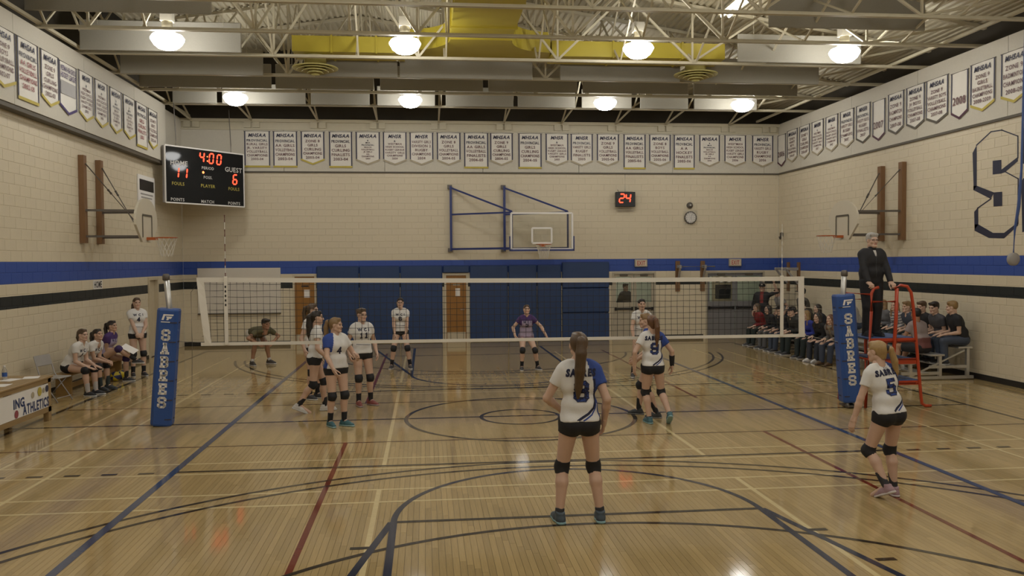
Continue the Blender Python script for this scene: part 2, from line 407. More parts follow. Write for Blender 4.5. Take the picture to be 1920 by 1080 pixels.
WB = block_wall('wall_back', (XL, YB, 0), (1, 0, 0), (0, -1, 0), XR-XL, ZBAND,
                [(a-XL, b-XL, 0, 2.12) for a, b in DOORS.values()], 'cream block end wall with blue and black painted stripes')
WL = block_wall('wall_left', (XL, YF, 0), (0, 1, 0), (1, 0, 0), YB-YF, ZBAND, [(9.42-YF, 10.22-YF, 0, 2.12)], 'cream block side wall behind the team bench')
WR = block_wall('wall_right', (XR, YF, 0), (0, 1, 0), (-1, 0, 0), YB-YF, ZBAND, [], 'cream block side wall behind the bleachers')
mb = MB(); mb.box(((XL+XR)/2, YF-.1, 3.9), (XR-XL+.4, .2, 7.8))
WF = tag(mb.build('wall_front', M_WALL), kind='structure', label='cream wall at the near end of the gymnasium')
# precast bands, soffit panels above them, trims
def band(parent, a, b, nrm, z0, z1, th, nm, mat):
    a, b, nrm = Vector(a), Vector(b), Vector(nrm); m = MB(); c = -nrm*(.2-th)/2
    up = Vector((0, 0, (z0+z1)/2)); m.bar(a+c+nrm*th/2+up, b+c+nrm*th/2+up, .2+th*0, z1-z0); return m.build(nm, mat, parent)
def slab(parent, lo, hi, nm, mat):
    lo, hi = Vector(lo), Vector(hi); m = MB(); m.box((lo+hi)/2, hi-lo); return m.build(nm, mat, parent)
pw = 3.0
def panels(parent, axis, a, b, fixed, z0, z1, nm, gap=.012):
    x = a
    while x < b-.05:
        e = min(x+pw, b)
        lo, hi = ((x+gap/2, fixed[0], z0), (e-gap/2, fixed[1], z1)) if axis == 0 else ((fixed[0], x+gap/2, z0), (fixed[1], e-gap/2, z1))
        slab(parent, lo, hi, nm, M_CONC); x = e
panels(WB, 0, XL, XR, (YB-.03, YB+.2), ZBAND+.02, 6.5, 'concrete_panel')
panels(WR, 1, YF, YB-.04, (XR-.03, XR+.2), ZBAND+.02, ZT, 'concrete_panel')
panels(WL, 1, YF, 10.45, (XL-.2, XL+.22), ZBAND+.02, ZT, 'concrete_panel')
panels(WL, 1, 10.46, YB-.04, (XL-.2, XL+.02), ZBAND+.02, ZT, 'concrete_panel')
slab(WB, (XL, YB-.045, ZBAND-.025), (XR, YB+.15, ZBAND+.02), 'ledge_strip', M_TRIMD)
slab(WR, (XR-.045, YF, ZBAND-.03), (XR+.15, YB-.05, ZBAND+.02), 'ledge_strip', M_TRIMD)
slab(WL, (XL-.15, YF, ZBAND-.06), (XL+.20, 10.45, ZBAND+.02), 'ledge_strip', M_TRIMD)
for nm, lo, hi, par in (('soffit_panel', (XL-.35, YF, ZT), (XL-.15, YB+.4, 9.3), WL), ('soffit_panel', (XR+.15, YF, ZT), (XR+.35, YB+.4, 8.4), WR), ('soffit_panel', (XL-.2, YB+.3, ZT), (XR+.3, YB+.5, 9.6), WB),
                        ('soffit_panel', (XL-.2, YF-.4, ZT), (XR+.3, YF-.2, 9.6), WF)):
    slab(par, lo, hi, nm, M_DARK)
# steel edge beam on the end wall with gusset plates
ROWX = [-8.37, -6.62, -4.67, -2.9, -1.05, .95, 2.75, 4.45, 6.05, 8.1, 9.45]
slab(WB, (XL, YB-.12, 6.70), (XR, YB+.2, ZT), 'beam_flange', M_STEEL); slab(WB, (XL, YB-.04, 6.5), (XR, YB+.2, 6.70), 'beam_web', M_STEEL)
slab(WB, (XL, YB-.07, 6.47), (XR, YB+.2, 6.505), 'beam_flange', M_STEEL)
for x in ROWX:
    for d in (-.13, .13): slab(WB, (x+d-.1, YB-.10, 6.53), (x+d+.1, YB-.04, 6.70), 'gusset_plate', M_STEEL)
# baseboards
def base(nm, lo, hi): tag(slab(None, lo, hi, nm, M_BASE), kind='structure', label='black rubber baseboard along the wall')
base('baseboard_left', (XL, YF, 0), (XL+.012, 9.36, .1)); base('baseboard_right', (XR-.012, YF, 0), (XR, YB, .12))
base('baseboard_back', (XL, YB-.015, 0), (DOORS['d1'][0]-.09, YB, .12)); base('baseboard_back', (DOORS['d3'][1]+.09, YB-.015, 0), (DOORS['d4'][0]-.09, YB, .12))

# ---- doors
M_OAK = mk('oak_veneer', (.30, .135, .025), rough=.4, var=.14, scale=3, stretch=(9, 9, .7)); M_CRM = mk('cream_paint', (.55, .47, .33), rough=.5)
M_DGREY = mk('door_grey', (.19, .185, .19), rough=.5); M_BEIGE = mk('door_beige', (.42, .37, .28), rough=.5); M_BLK = mk('black_plastic', (.015, .015, .016), rough=.4)
M_CHR = mk('brushed_steel', (.55, .55, .55), rough=.3, metal=1); M_PAPER = mk('white_paper', (.80, .77, .73), rough=.8, var=.03)
def pane_mat():
    m = mk('window_glass', (.93, .96, .94), rough=.03, trans=1, spec=.5); return m
M_GLASS = pane_mat()
def door_frame(parent, a, b, zt, mat, y0=YB-.02, y1=YB+.16, w=.055):
    for lo, hi in (((a, y0, 0), (a+w, y1, zt)), ((b-w, y0, 0), (b, y1, zt)), ((a+w, y0, zt-w), (b-w, y1, zt))): slab(parent, lo, hi, 'frame', mat)
def wood_door(n, a, b, label, kick):
    d = tag(thing('door_%d' % n, label, None, ((a+b)/2, YB, 0)), kind='structure')
    door_frame(d, a, b, 2.12, M_CRM)
    slab(d, (a+.06, YB+.03, .01), (b-.06, YB+.08, 2.06), 'leaf', M_OAK)
    slab(d, ((a+b)/2-.02, YB+.02, 1.42), ((a+b)/2+.15, YB+.03, 1.66) if n == 1 else ((a+b)/2+.12, YB+.03, 1.66), 'notice', M_PAPER)
    slab(d, ((a+b)/2-.1, YB+.02, 1.75), ((a+b)/2+.12, YB+.03, 1.79), 'name_plate', M_BLK if n == 1 else M_BEIGE)
    if kick: slab(d, (a+.08, YB+.022, .02), (b-.08, YB+.032, .30), 'kick_plate', M_CRM)
    m = MB(); m.tube([(b-.12, YB+.03, 1.0), (b-.12, YB-.03, 1.0), (b-.24, YB-.03, 1.0)], .012, 8); m.build('handle', M_CHR, d, True)
    return d
wood_door(1, *DOORS['d1'], 'oak door with a white notice beside the whiteboard', True)
wood_door(2, *DOORS['d2'], 'oak door with a white notice set between the blue wall pads', True)
def glass_pair(n, a, b, label, mat, zb):
    d = tag(thing('door_%d' % n, label, None, ((a+b)/2, YB, 0)), kind='structure')
    door_frame(d, a, b, 2.12, M_BEIGE); m_ = (a+b)/2
    for s, (x0, x1) in enumerate(((a+.06, m_-.012), (m_+.012, b-.06))):
        y0, y1 = YB+.03, YB+.075; st = .07
        slab(d, (x0, y0, .01), (x1, y1, zb), 'leaf', mat)
        for lo, hi in (((x0, y0, zb), (x0+st, y1, 2.06)), ((x1-st, y0, zb), (x1, y1, 2.06)), ((x0+st, y0, 1.97), (x1-st, y1, 2.06))): slab(d, lo, hi, 'stile', mat)
        slab(d, (x0+st, y0+.02, zb), (x1-st, y0+.026, 1.97), 'pane', M_GLASS)
        slab(d, (x0+.03, y0-.05, .93), (x1-.03, y0-.01, .99), 'push_bar', M_BLK)
        for e in (x0+.05, x1-.05): slab(d, (e-.03, y0-.05, .91), (e+.03, y0, 1.01), 'bar_end', M_BLK)
        m = MB(); m.box(((x0+x1)/2, y0-.03, 2.02), (.24, .05, .05)); m.build('closer', M_TRIMD, d)
    return d
glass_pair(3, *DOORS['d3'], 'pair of beige doors with tall glass panes below an exit sign', M_BEIGE, 1.16)
glass_pair(4, *DOORS['d4'], 'pair of grey doors with glass panes behind the spectators', M_DGREY, 1.16)
d = tag(thing('door_5', 'cream side door in the wall near the corner', None, (XL, 9.82, 0)), kind='structure')
slab(d, (XL-.12, 9.5, .01), (XL-.07, 10.14, 2.05), 'leaf', M_CRM)
for lo, hi in (((XL-.16, 9.42, 0), (XL+.03, 9.5, 2.12)), ((XL-.16, 10.14, 0), (XL+.03, 10.22, 2.12)), ((XL-.16, 9.5, 2.05), (XL+.03, 10.14, 2.12))): slab(d, lo, hi, 'frame', M_CRM)
# the corridor seen through the glass doors
M_HALL = mk('corridor_green', (.55, .62, .50), rough=.6); M_HALL2 = mk('corridor_ochre', (.40, .31, .13), rough=.6)
hall = tag(thing('corridor', 'pale green corridor behind the glass doors', None, (6.9, YB+2, 0)), kind='structure')
slab(hall, (3.6, YB+3.2, 0), (10.4, YB+3.3, 3), 'corridor_wall', M_HALL); slab(hall, (3.5, YB+.25, 0), (3.6, YB+3.3, 3), 'corridor_wall', M_HALL2); slab(hall, (10.4, YB+.25, 0), (10.5, YB+3.3, 3), 'corridor_wall', M_HALL)
slab(hall, (3.5, YB+.1, -.1), (10.5, YB+3.3, 0), 'corridor_floor', M_BEIGE); slab(hall, (3.5, YB+.25, 2.7), (10.5, YB+3.3, 2.8), 'corridor_ceiling', M_CRM)
slab(hall, (4.0, YB+3.0, 0), (4.85, YB+3.2, 2.1), 'corridor_door', M_HALL2)
for x in (5.0, 8.4):
    o = slab(hall, (x-.6, YB+1.6, 2.66), (x+.6, YB+1.9, 2.69), 'corridor_light', mk('tube_light', (1, .97, .9), emit=5))
tag(slab(None, (8.72, YB+3.14, 1.0), (9.5, YB+3.19, 1.95), 'display_case', mk('case_frame', (.42, .36, .22), rough=.5)), 'dark glazed display case on the corridor wall beyond the doors', 'display case')
o = bpy.data.objects['display_case']; slab(o, (8.82, YB+3.12, 1.1), (9.4, YB+3.141, 1.6), 'case_back', M_BLK)
for i in range(4): slab(o, (8.84+.15*i, YB+3.12, 1.68), (8.94+.15*i, YB+3.141, 1.88), 'photo', M_PAPER if i % 2 else M_TRIMD)

# ---- roof deck, trusses, bridging
RX, RZ, RS = -3.3, 9.3, .155
def zroof(x): return RZ-RS*abs(x-RX)
mb = MB(); prof = []; x = XL-.4
while x < XR+.4:
    for dx, dz in ((0, .0), (.06, .0), (.075, .04), (.135, .04)): prof.append((x+dx, zroof(x+dx)+dz))
    x += .15
ya, yb_ = YF-.4, YB+.6
mb.add([(a, y, b) for a, b in prof for y in (ya, yb_)], [(2*i, 2*i+1, 2*i+3, 2*i+2) for i in range(len(prof)-1)])
mb.add([(XL-.4, ya, zroof(XL)+.15), (XL-.4, yb_, zroof(XL)+.15), (RX, yb_, RZ+.15), (RX, ya, RZ+.15), (XR+.4, yb_, zroof(XR)+.15), (XR+.4, ya, zroof(XR)+.15)], [(0, 1, 2, 3), (3, 2, 4, 5)])
CEIL = tag(mb.build('ceiling', M_STEEL), kind='structure', label='ribbed cream steel roof deck above the trusses')
TY = [10.4, 8.52, 6.68, 4.82, 2.93, 1.05, -.83, -2.7, -4.6]
def truss(y):
    t = thing('roof_truss', 'x', 'roof truss', ((XL+XR)/2, y, 6.77), 'roof trusses')
    for s in (-1, 1):
        m = MB(); m.box(((XL+XR)/2, y+s*.028, 6.80), (XR-XL+.3, .046, .012)); m.box(((XL+XR)/2, y+s*.01, 6.83), (XR-XL+.3, .008, .06)); m.build('bottom_chord', M_STEEL, t)
    for a, b in ((XL-.15, RX), (RX, XR+.15)):
        m = MB(); m.bar((a, y, zroof(a)-.05), (b, y, zroof(b)-.05), .10, .07); m.build('top_chord', M_STEEL, t)
    bn = [-7.6+3.0*k for k in range(6)]; tn = [-9.0]+[-6.1+3.0*k for k in range(5)]+[9.5]
    for i, x in enumerate(bn):
        for q in (tn[i], tn[i+1]):
            m = MB(); m.bar((x, y, 6.84), (q, y, zroof(q)-.06), .045, .045); m.build('web', M_STEEL, t)
        m = MB(); m.bar((x, y, 6.84), (x, y, zroof(x)-.06), .04, .04); m.build('post', M_STEEL, t)
    return t
ords = ['nearest the end wall', 'second from the end wall', 'third from the end wall', 'fourth from the end wall', 'fifth from the end wall', 'sixth from the end wall', 'seventh from the end wall', 'eighth from the end wall', 'ninth from the end wall']
t0 = truss(TY[0]); t0['label'] = 'cream steel roof truss spanning the gym, '+ords[0]
for y, w in list(zip(TY, ords))[1:]: copy_tree(t0, None, ((XL+XR)/2, y, 6.77))['label'] = 'cream steel roof truss spanning the gym, '+w
ys = [YB-.1]+TY[:7]
for x in ROWX[:-1]:
    zt = zroof(x)-.12
    for a, b in zip(ys[1:], ys):
        if b == ys[0]:
            m = MB(); m.bar((x, a, 6.86), (x, b, 6.74), .04); m.build('bridging', M_STEEL, CEIL); m = MB(); m.bar((x, a, 6.86+.65), (x, b, 6.76), .04); m.build('bridging', M_STEEL, CEIL)
            continue
        m = MB(); m.bar((x, a, 6.86), (x, b, zt), .035); m.build('bridging', M_STEEL, CEIL)
        m = MB(); m.bar((x+.04, a, zt), (x+.04, b, 6.86), .035); m.build('bridging', M_STEEL, CEIL)
for x in (XL+.27, XR-.75):
    m = MB(); m.bar((x, TY[-1], 6.87), (x, YB-.05, 6.87), .06, .06); m.build('bridging', M_STEEL, CEIL)

# ---- acoustic baffles between the trusses
M_BAF = mk('baffle_fabric', (.30, .28, .23), rough=.85, var=.07, scale=60, bump=.4, bscale=160)
nb = [0]
def baffle(y, x0, x1, zb, zt, label):
    t = thing('acoustic_baffle', label, 'ceiling baffle', ((x0+x1)/2, y, zb), 'acoustic baffles')
    m = MB(); m.bbox(((x0+x1)/2, y, (zb+zt)/2), (x1-x0, .05, zt-zb), .012); m.build('panel', M_BAF, t)
    for x in (x0+.35, x1-.35):
        m = MB(); m.tube([(x, y-.028, zt-.08), (x, y-.03, zt), (x, y, zroof(x)-.02)], .004, 5); m.build('hanger_wire', M_STEEL, t)
def bay(y, spans, zb, zt, where):
    n = len(spans)
    for i, (pa, pb) in enumerate(spans):
        xa, xb = W(pa, 100, 1, y).x, W(pb, 100, 1, y).x
        side = 'beside the team bench wall' if i == 0 else ('beside the bleacher wall' if i == n-1 else None)
        nth = ['', 'second', 'third', 'fourth', 'fifth', 'sixth', 'seventh', 'eighth'][i] if i < 8 else ''
        lab = 'grey acoustic baffle %s, %s' % (where, side or (nth+' from the bench wall'))
        baffle(y, xa, xb, zb, zt, lab)
bay(2.45, [(48, 398), (1441, 1733)], 6.97, 7.58, 'in the fifth truss bay')
bay(4.45, [(150, 453), (1383, 1614)], 6.78, 7.38, 'in the fourth truss bay')
bay(6.3, [(225, 493), (590, 745), (749, 998), (1050, 1275), (1300, 1535)], 6.72, 7.3, 'in the third truss bay')
bay(8.1, [(260, 508), (516, 700), (712, 905), (915, 1082), (1092, 1290), (1300, 1495)], 6.80, 7.4, 'in the second truss bay')
bay(10.05, [(322, 405), (415, 572), (582, 692), (706, 815), (835, 962), (970, 1078), (1090, 1184), (1200, 1290), (1301, 1419)], 6.77, 7.3, 'in the truss bay by the end wall')

# ---- yellow air duct
M_DUCT = mk('yellow_duct', (.46, .37, .035), rough=.45, var=.06, scale=2)
t = thing('air_duct', 'yellow sheet metal air duct with a wide curved tee above the trusses', 'air duct', (0, 5.5, 7.05))
xa, xb = -.93, .36; yd0, yd1 = 5.25, 6.0
m = MB(); m.box(((xa+xb)/2, (-2+4.3)/2, 7.42), (xb-xa, 6.3, .5)); m.build('trunk', M_DUCT, t)
for y in (2.2, 3.6): m = MB(); m.box(((xa+xb)/2, y, 7.42), (xb-xa+.07, .05, .56)); m.build('flange', M_DUCT, t)
poly = [(xa, 4.3)]
for i in range(9): a = i/8*math.pi/2; poly.append((xa-.95+.95*math.cos(a), 4.3+.95*math.sin(a)))
poly += [(xa-1.0, yd1), (xb+1.0, yd1)]
for i in range(9): a = math.pi/2-i/8*math.pi/2; poly.append((xb+.95-.95*math.cos(a), 4.3+.95*math.sin(a)))
poly.append((xb, 4.3))
m = MB(); m.prism(poly, (0, 0, 7.55), (1, 0, 0), (0, 1, 0), .45); m.build('tee', M_DUCT, t)
for a, b in ((-4.3, xa-.98), (xb+.98, 5.3)):
    m = MB(); m.box(((a+b)/2, (yd0+yd1)/2, 7.2), (b-a, yd1-yd0, .34)); m.build('branch', M_DUCT, t)
    for k in (.35, .75): m = MB(); m.box((a+(b-a)*k, (yd0+yd1)/2, 7.2), (.04, yd1-yd0+.05, .38)); m.build('flange', M_DUCT, t)
M_DIF = mk('diffuser_paint', (.42, .37, .13), rough=.5)
for x, w in ((-3.86, 'bench'), (4.74, 'bleacher')):
    d = thing('air_diffuser', 'round ringed air diffuser under the duct end towards the %s side' % w, 'air vent', (x, 5.62, 6.62), 'round air diffusers')
    m = MB(); m.lathe((x, 5.62, 6.82), [(.24, .2), (.24, 0), (.5, -.06), (.49, -.08), (.24, -.03)], 28); m.build('neck', M_DIF, d, True)
    for i, r in enumerate((.40, .29, .18)):
        z = 6.74-.035*i
        m = MB(); m.lathe((x, 5.62, z), [(r*.62, .05), (r, -.02), (r-.012, -.03), (r*.6, .035)], 28); m.build('ring', M_DIF, d, True)
    m = MB(); m.lathe((x, 5.62, 6.62), [(.0, .02), (.09, .0), (.09, -.012), (0, -.02)], 20); m.build('cone', M_DIF, d, True)

# ---- high-bay lamps
M_LENS = mk('lamp_lens', (1.0, .99, .96), emit=LAMP_POWER, rough=.3, var=.01)
def lamp(x, y, z, label):
    t = thing('high_bay_lamp', label, 'lamp', (x, y, z), 'high bay lamps')
    m = MB(); m.lathe((x, y, z), [(0, -.15), (.10, -.145), (.17, -.125), (.25, -.06), (.305, .03), (.31, .06), (.27, .12), (.14, .16)], 28); m.build('lens', M_LENS, t, True)
    m = MB(); m.lathe((x, y, z), [(.16, .155), (.15, .19), (.10, .24), (.10, .38), (0, .38)], 20); m.build('housing', M_STEEL, t, True)
    m = MB(); m.box((x, y, z+.47), (.22, .2, .18)); m.build('ballast_box', mk('ballast_grey', (.4, .37, .3), rough=.5), t)
    m = MB(); m.tube([(x, y, z+.55), (x, y, zroof(x)-.01)], .012, 6); m.build('rod', M_STEEL, t)
rows = [(9.2, (-6.35, -1.85, 3.4, 7.25), 'in the row by the end wall'), (3.45, (-6.35, -1.85, 2.83, 7.2), 'above the far court'), (-1.9, (-6.35, -1.85, 2.83, 7.2), 'before the net'), (-7.3, (-6.35, -1.85, 2.83, 7.2), 'above the near baseline'), (-12.6, (-6.35, -1.85, 2.83, 7.2), 'in the row behind the baseline')]
cols = ['over the bench side', 'left of the centre line of hoops', 'right of the centre circle', 'over the bleacher side']
cols = ['over the team bench side', 'second from the bench wall', 'second from the bleacher wall', 'over the bleacher side']
for y, xs, w in rows:
    for x, c in zip(xs, cols): lamp(x, y, 6.72, 'glowing high bay lamp %s, %s' % (w, c))
# added glowing strip, stands for a brightly lit patch of deck and joist
p = W(1392, 6, 1, 3.9)
t = thing('lit_patch_strip', 'added glowing strip for a brightly lit patch high on the roof deck', 'lamp', p)
m = MB(); m.box(p+Vector((0, .35, .06)), (.36, 1.3, .05)); m.build('tray', M_STEEL, t)
for d in (-.1, .06): m = MB(); m.tube([p+Vector((d, -.28, .0)), p+Vector((d, .95, .0))], .03, 8); m.build('tube', mk('lit_patch_glow', (1, .97, .92), emit=9), t, True)
for sx in (-.15, .15): m = MB(); m.tube([p+Vector((sx, .3, .08)), Vector((p.x+sx, p.y+.3, zroof(p.x+sx)))], .006, 5); m.build('hanger_wire', M_STEEL, t)

# ================================================================ fixed equipment
M_WHITE = mk('white_vinyl', (.74, .70, .62), rough=.55, var=.04); M_NAVY = mk('navy_ink', (.04, .04, .075), rough=.6); M_BLUEV = mk('blue_vinyl', (.028, .085, .30), rough=.4, var=.08, bump=.15, bscale=9)
M_PADW = mk('blue_wall_pad', (.016, .045, .135), rough=.45, var=.12, scale=2, bump=.12, bscale=6); M_RED = mk('red_ink', (.30, .07, .08), rough=.6); M_BRN = mk('brown_ink', (.17, .09, .095), rough=.6)
M_YEL = mk('yellow_trim', (.50, .40, .07), rough=.6); M_PUR = mk('purple_trim', (.05, .025, .13), rough=.6); M_TAN = mk('tan_trim', (.42, .36, .25), rough=.6); M_MAR = mk('maroon_trim', (.075, .02, .04), rough=.6)
M_WOOD = mk('stained_wood', (.20, .105, .045), rough=.5, var=.2, scale=4, stretch=(8, 8, .8)); M_IRON = mk('grey_iron', (.14, .125, .11), rough=.5, metal=.6); M_GREY = mk('grey_paint', (.33, .31, .29), rough=.5)
M_ALU = mk('aluminium', (.62, .61, .58), rough=.35, metal=.7, var=.06, scale=20); M_REDP = mk('red_tube_paint', (.45, .055, .018), rough=.35, var=.1); M_ORNG = mk('rim_orange', (.42, .10, .02), rough=.4)
M_LED = mk('red_led', (1, .05, .02), emit=2.2); M_BLACKF = mk('scoreboard_face', (.018, .018, .018), rough=.04, var=.02, spec=.12)
M_BLUEP = mk('blue_frame_paint', (.02, .035, .16), rough=.4); M_CORD = mk('white_cord', (.66, .62, .54), rough=.8); M_STR = mk('net_string', (.03, .028, .024), rough=.8)
X3, Y3 = Vector((1, 0, 0)), Vector((0, 1, 0))

# ---- championship banners
def banner(p, ex, w, style, lines, label, trim, ink, group, drop=.0):
    """p = top centre on the wall face, ex = along the lettering; style 'sq' square foot, 'pt' pointed"""
    p, ex = Vector(p), Vector(ex); nrm = ex.cross(Z3); t = thing('championship_banner', label, 'banner', p, group)
    hs, hp = (1.08, 1.08) if style == 'sq' else (.86, 1.0)
    def foot(s): return -(hs + (hp-hs)*(1-abs(s)/(w/2)))
    n = 8; k = 6; V = []; Fc = []
    for j in range(k+1):
        for i in range(n+1):
            s = -w/2+w*i/n; z = foot(s)*j/k; b = .006*math.sin(i/n*math.pi*2+p.x*3+p.y)*(j/k)
            V.append(p + ex*s + Z3*z + nrm*(.014+b))
    Fc = [(j*(n+1)+i, (j+1)*(n+1)+i, (j+1)*(n+1)+i+1, j*(n+1)+i+1) for j in range(k) for i in range(n)]
    m = MB(); m.add(V, Fc); m.build('cloth', M_WHITE, t)
    for s in (-1, 1):
        m = MB(); a, b = s*w/2, s*(w/2-.035); q = [p+ex*a+nrm*.024, p+ex*a+Z3*foot(a)+nrm*.024, p+ex*b+Z3*foot(b)+nrm*.024, p+ex*b+nrm*.024]
        m.add(q, [(0, 1, 2, 3) if s < 0 else (3, 2, 1, 0)]); m.build('side_stripe', M_NAVY, t)
    m = MB(); th = .055
    for s in (-1, 1):
        q = [p+ex*s*w/2+Z3*foot(w/2)+nrm*.026, p+Z3*foot(0)+nrm*.026, p+Z3*(foot(0)+th)+nrm*.026, p+ex*s*w/2+Z3*(foot(w/2)+th)+nrm*.026]
        m.add(q, [(0, 1, 2, 3) if s < 0 else (3, 2, 1, 0)])
    m.build('hem_trim', trim, t)
    m = MB(); m.tube([p-ex*(w/2+.02)+nrm*.018, p+ex*(w/2+.02)+nrm*.018], .008, 6); m.build('rod', M_TRIMD, t)
    if lines:
        iw = w-.13; m1 = MB()
        put_text(m1, lines[0], p-Z3*.17+nrm*.028, ex, Z3, .10, bold=.03, width=iw*.95, slant=.25); m1.build('heading', M_NAVY, t)
        top, bot = -.215, foot(0)+(.20 if style == 'sq' else .17); rest = lines[1:]
        step = (top-bot)/max(1, len(rest)); 
        for i, s in enumerate(rest):
            hh = min(.085, step*.62); m_ = MB()
            put_text(m_, s, p+Z3*(top-step*(i+.85))+nrm*.028, ex, Z3, hh, bold=.02, width=iw); m_.build('text_line', M_NAVY if s in ('PROVINCIAL', '&', 'MVA') else ink, t)
    return t
VB, CURL, WE = 'VOLLEYBALL', 'CURLING', ['&', 'WESTMAN', 'HIGH SCHOOL', 'RUGBY LEAGUE']
A_, R_ = 'MHSAA', 'MHSR'
BACK = [(457, 507, 'sq', [A_, 'PROVINCIAL', 'RURAL GIRLS', 'JR. VARSITY', VB, 'CHAMPIONS', '2003-04']), (511, 558, 'sq', [A_, 'PROVINCIAL', 'AA GIRLS', VB, 'CHAMPIONS', '2003-04']),
 (563, 609, 'pt', [A_, 'ZONE 8', 'GIRLS', CURL, 'CHAMPIONS', '2003-04']), (616, 661, 'sq', [A_, 'PROVINCIAL', 'GIRLS', CURL, 'FINALISTS', '2003-04']),
 (666, 713, 'pt', [A_, '&', 'MVA', 'PROVINCIAL', 'BEACH', VB, 'JR GIRLS', 'AA', 'CHAMPIONS', '2004']), (717, 763, 'pt', [R_]+WE+['VARSITY GIRLS', 'CHAMPIONS', '2004']),
 (767, 813, 'pt', [R_, 'VARSITY GIRLS', 'DIVISION 2', 'RUGBY', 'CHAMPIONS', '2004']), (818, 864, 'pt', [A_, 'ZONE 8', 'GIRLS', VB, 'CHAMPIONS', '2004-05']),
 (869, 916, 'sq', [A_, 'PROVINCIAL', 'AA GIRLS', VB, 'FINALISTS', '2004-05']), (918, 962, 'pt', [A_, 'ZONE 9', 'GIRLS', CURL, 'CHAMPIONS', '2004-05']),
 (971, 1016, 'sq', [A_, 'PROVINCIAL', 'GIRLS', CURL, 'CHAMPIONS', '2004-05']), (1022, 1066, 'pt', [R_]+WE+['VARSITY GIRLS', 'CHAMPIONS', '2005']),
 (1069, 1112, 'pt', [R_, 'PROVINCIAL', 'VARSITY GIRLS', 'RUGBY', 'FINALISTS', '2005']), (1118, 1161, 'pt', [A_, 'ZONE 9', 'GIRLS', VB, 'CHAMPIONS', '2005-06']),
 (1168, 1211, 'sq', [A_, 'PROVINCIAL', 'AA GIRLS', VB, 'FINALISTS', '2005-06']), (1216, 1258, 'pt', [A_, 'ZONE 8', 'BOYS', VB, 'CHAMPIONS', '2005-06']),
 (1262, 1303, 'sq', [A_, 'PROVINCIAL', 'A A', 'HOCKEY', 'FINALISTS', '2005-06']), (1310, 1350, 'pt', [A_, '&', 'MVA', 'PROVINCIAL', 'BEACH', VB, 'SR GIRLS', 'AA', 'CHAMPIONS', '2006']),
 (1357, 1399, 'pt', [R_]+WE[1:]+['VARSITY GIRLS', 'CHAMPIONS', '2006']), (1409, 1450, 'pt', [R_, 'PROVINCIAL', 'VARSITY GIRLS', 'RUGBY', 'CHAMPIONS', '2006'])]
def say(L):
    sport = next((s.lower() for s in L if s in (VB, CURL, 'RUGBY', 'RUGBY LEAGUE', 'HOCKEY', 'BADMINTON', 'BASKETBALL')), 'sport')
    who = next((s.lower() for s in L if 'GIRLS' in s or 'BOYS' in s), ''); lev = 'provincial' if 'PROVINCIAL' in L else ('zone' if any('ZONE' in s for s in L) else 'league')
    res = 'finalists' if 'FINALISTS' in L else 'champions'
    return ('%s %s %s %s %s' % (lev, who.replace('.', ''), sport, res, L[-1])).replace('  ', ' ')
for a, b, st, L in BACK:
    xa, xb = W(a, 247, 1, YB-.03).x, W(b, 247, 1, YB-.03).x
    banner(((xa+xb)/2, YB-.03, 6.43), X3, xb-xa-.03, st, L, '%s white end wall banner, %s' % ('square footed' if st == 'sq' else 'pointed', say(L)+{717: ' beside beach', 1022: ' beside curling', 1357: ' beside senior beach'}.get(a, '')), M_YEL if st == 'sq' or a == 563 else M_TAN, M_BRN, 'banners on the end wall')
LEFT = [(-20, 29, 'pt', [A_, 'ZONE 9', 'BOYS', VB, 'CHAMPIONS', '2002-07'], M_BRN), (30, 71, 'sq', [A_, 'PROVINCIAL', 'AA GIRLS', VB, 'CHAMPIONS', '2002-03'], M_RED), (74, 109, 'pt', [A_, 'ZONE 9', 'GIRLS', CURL, 'CHAMPIONS', '2002-03'], M_BRN),
 (145, 173, 'pt', [R_]+WE+['VARSITY GIRLS', 'CHAMPIONS', '2003'], M_BRN), (175, 200, 'pt', [R_]+WE+['VARSITY BOYS', 'CHAMPIONS', '2003'], M_BRN), (203, 226, 'pt', [A_, '&', 'MVA', 'PROVINCIAL', 'BEACH', VB, 'SR GIRLS', 'CHAMPIONS', '2003'], M_BRN),
 (228, 251, 'pt', [A_, '&', 'MVA', 'PROVINCIAL', 'BEACH', VB, 'JR GIRLS', 'CHAMPIONS', '2003'], M_BRN), (252, 273, 'sq', [A_, 'PROVINCIAL', 'GIRLS', CURL, 'FINALISTS', '2003'], M_RED), (275, 292, 'pt', [A_, 'ZONE 9', 'BOYS', VB, 'CHAMPIONS', '2003-04'], M_BRN)]
XB = XL+.22
for a, b, st, L, ink in LEFT:
    ya_, yb2 = W(a, 150, 0, XB).y, W(b, 150, 0, XB).y
    banner((XB, (ya_+yb2)/2, 6.44), Y3, yb2-ya_-.04, st, L, '%s yellow trimmed banner on the bench wall, %s' % ('square footed' if st == 'sq' else 'pointed', say(L)), M_YEL, ink, 'banners above the team bench')
XB2 = XR-.03
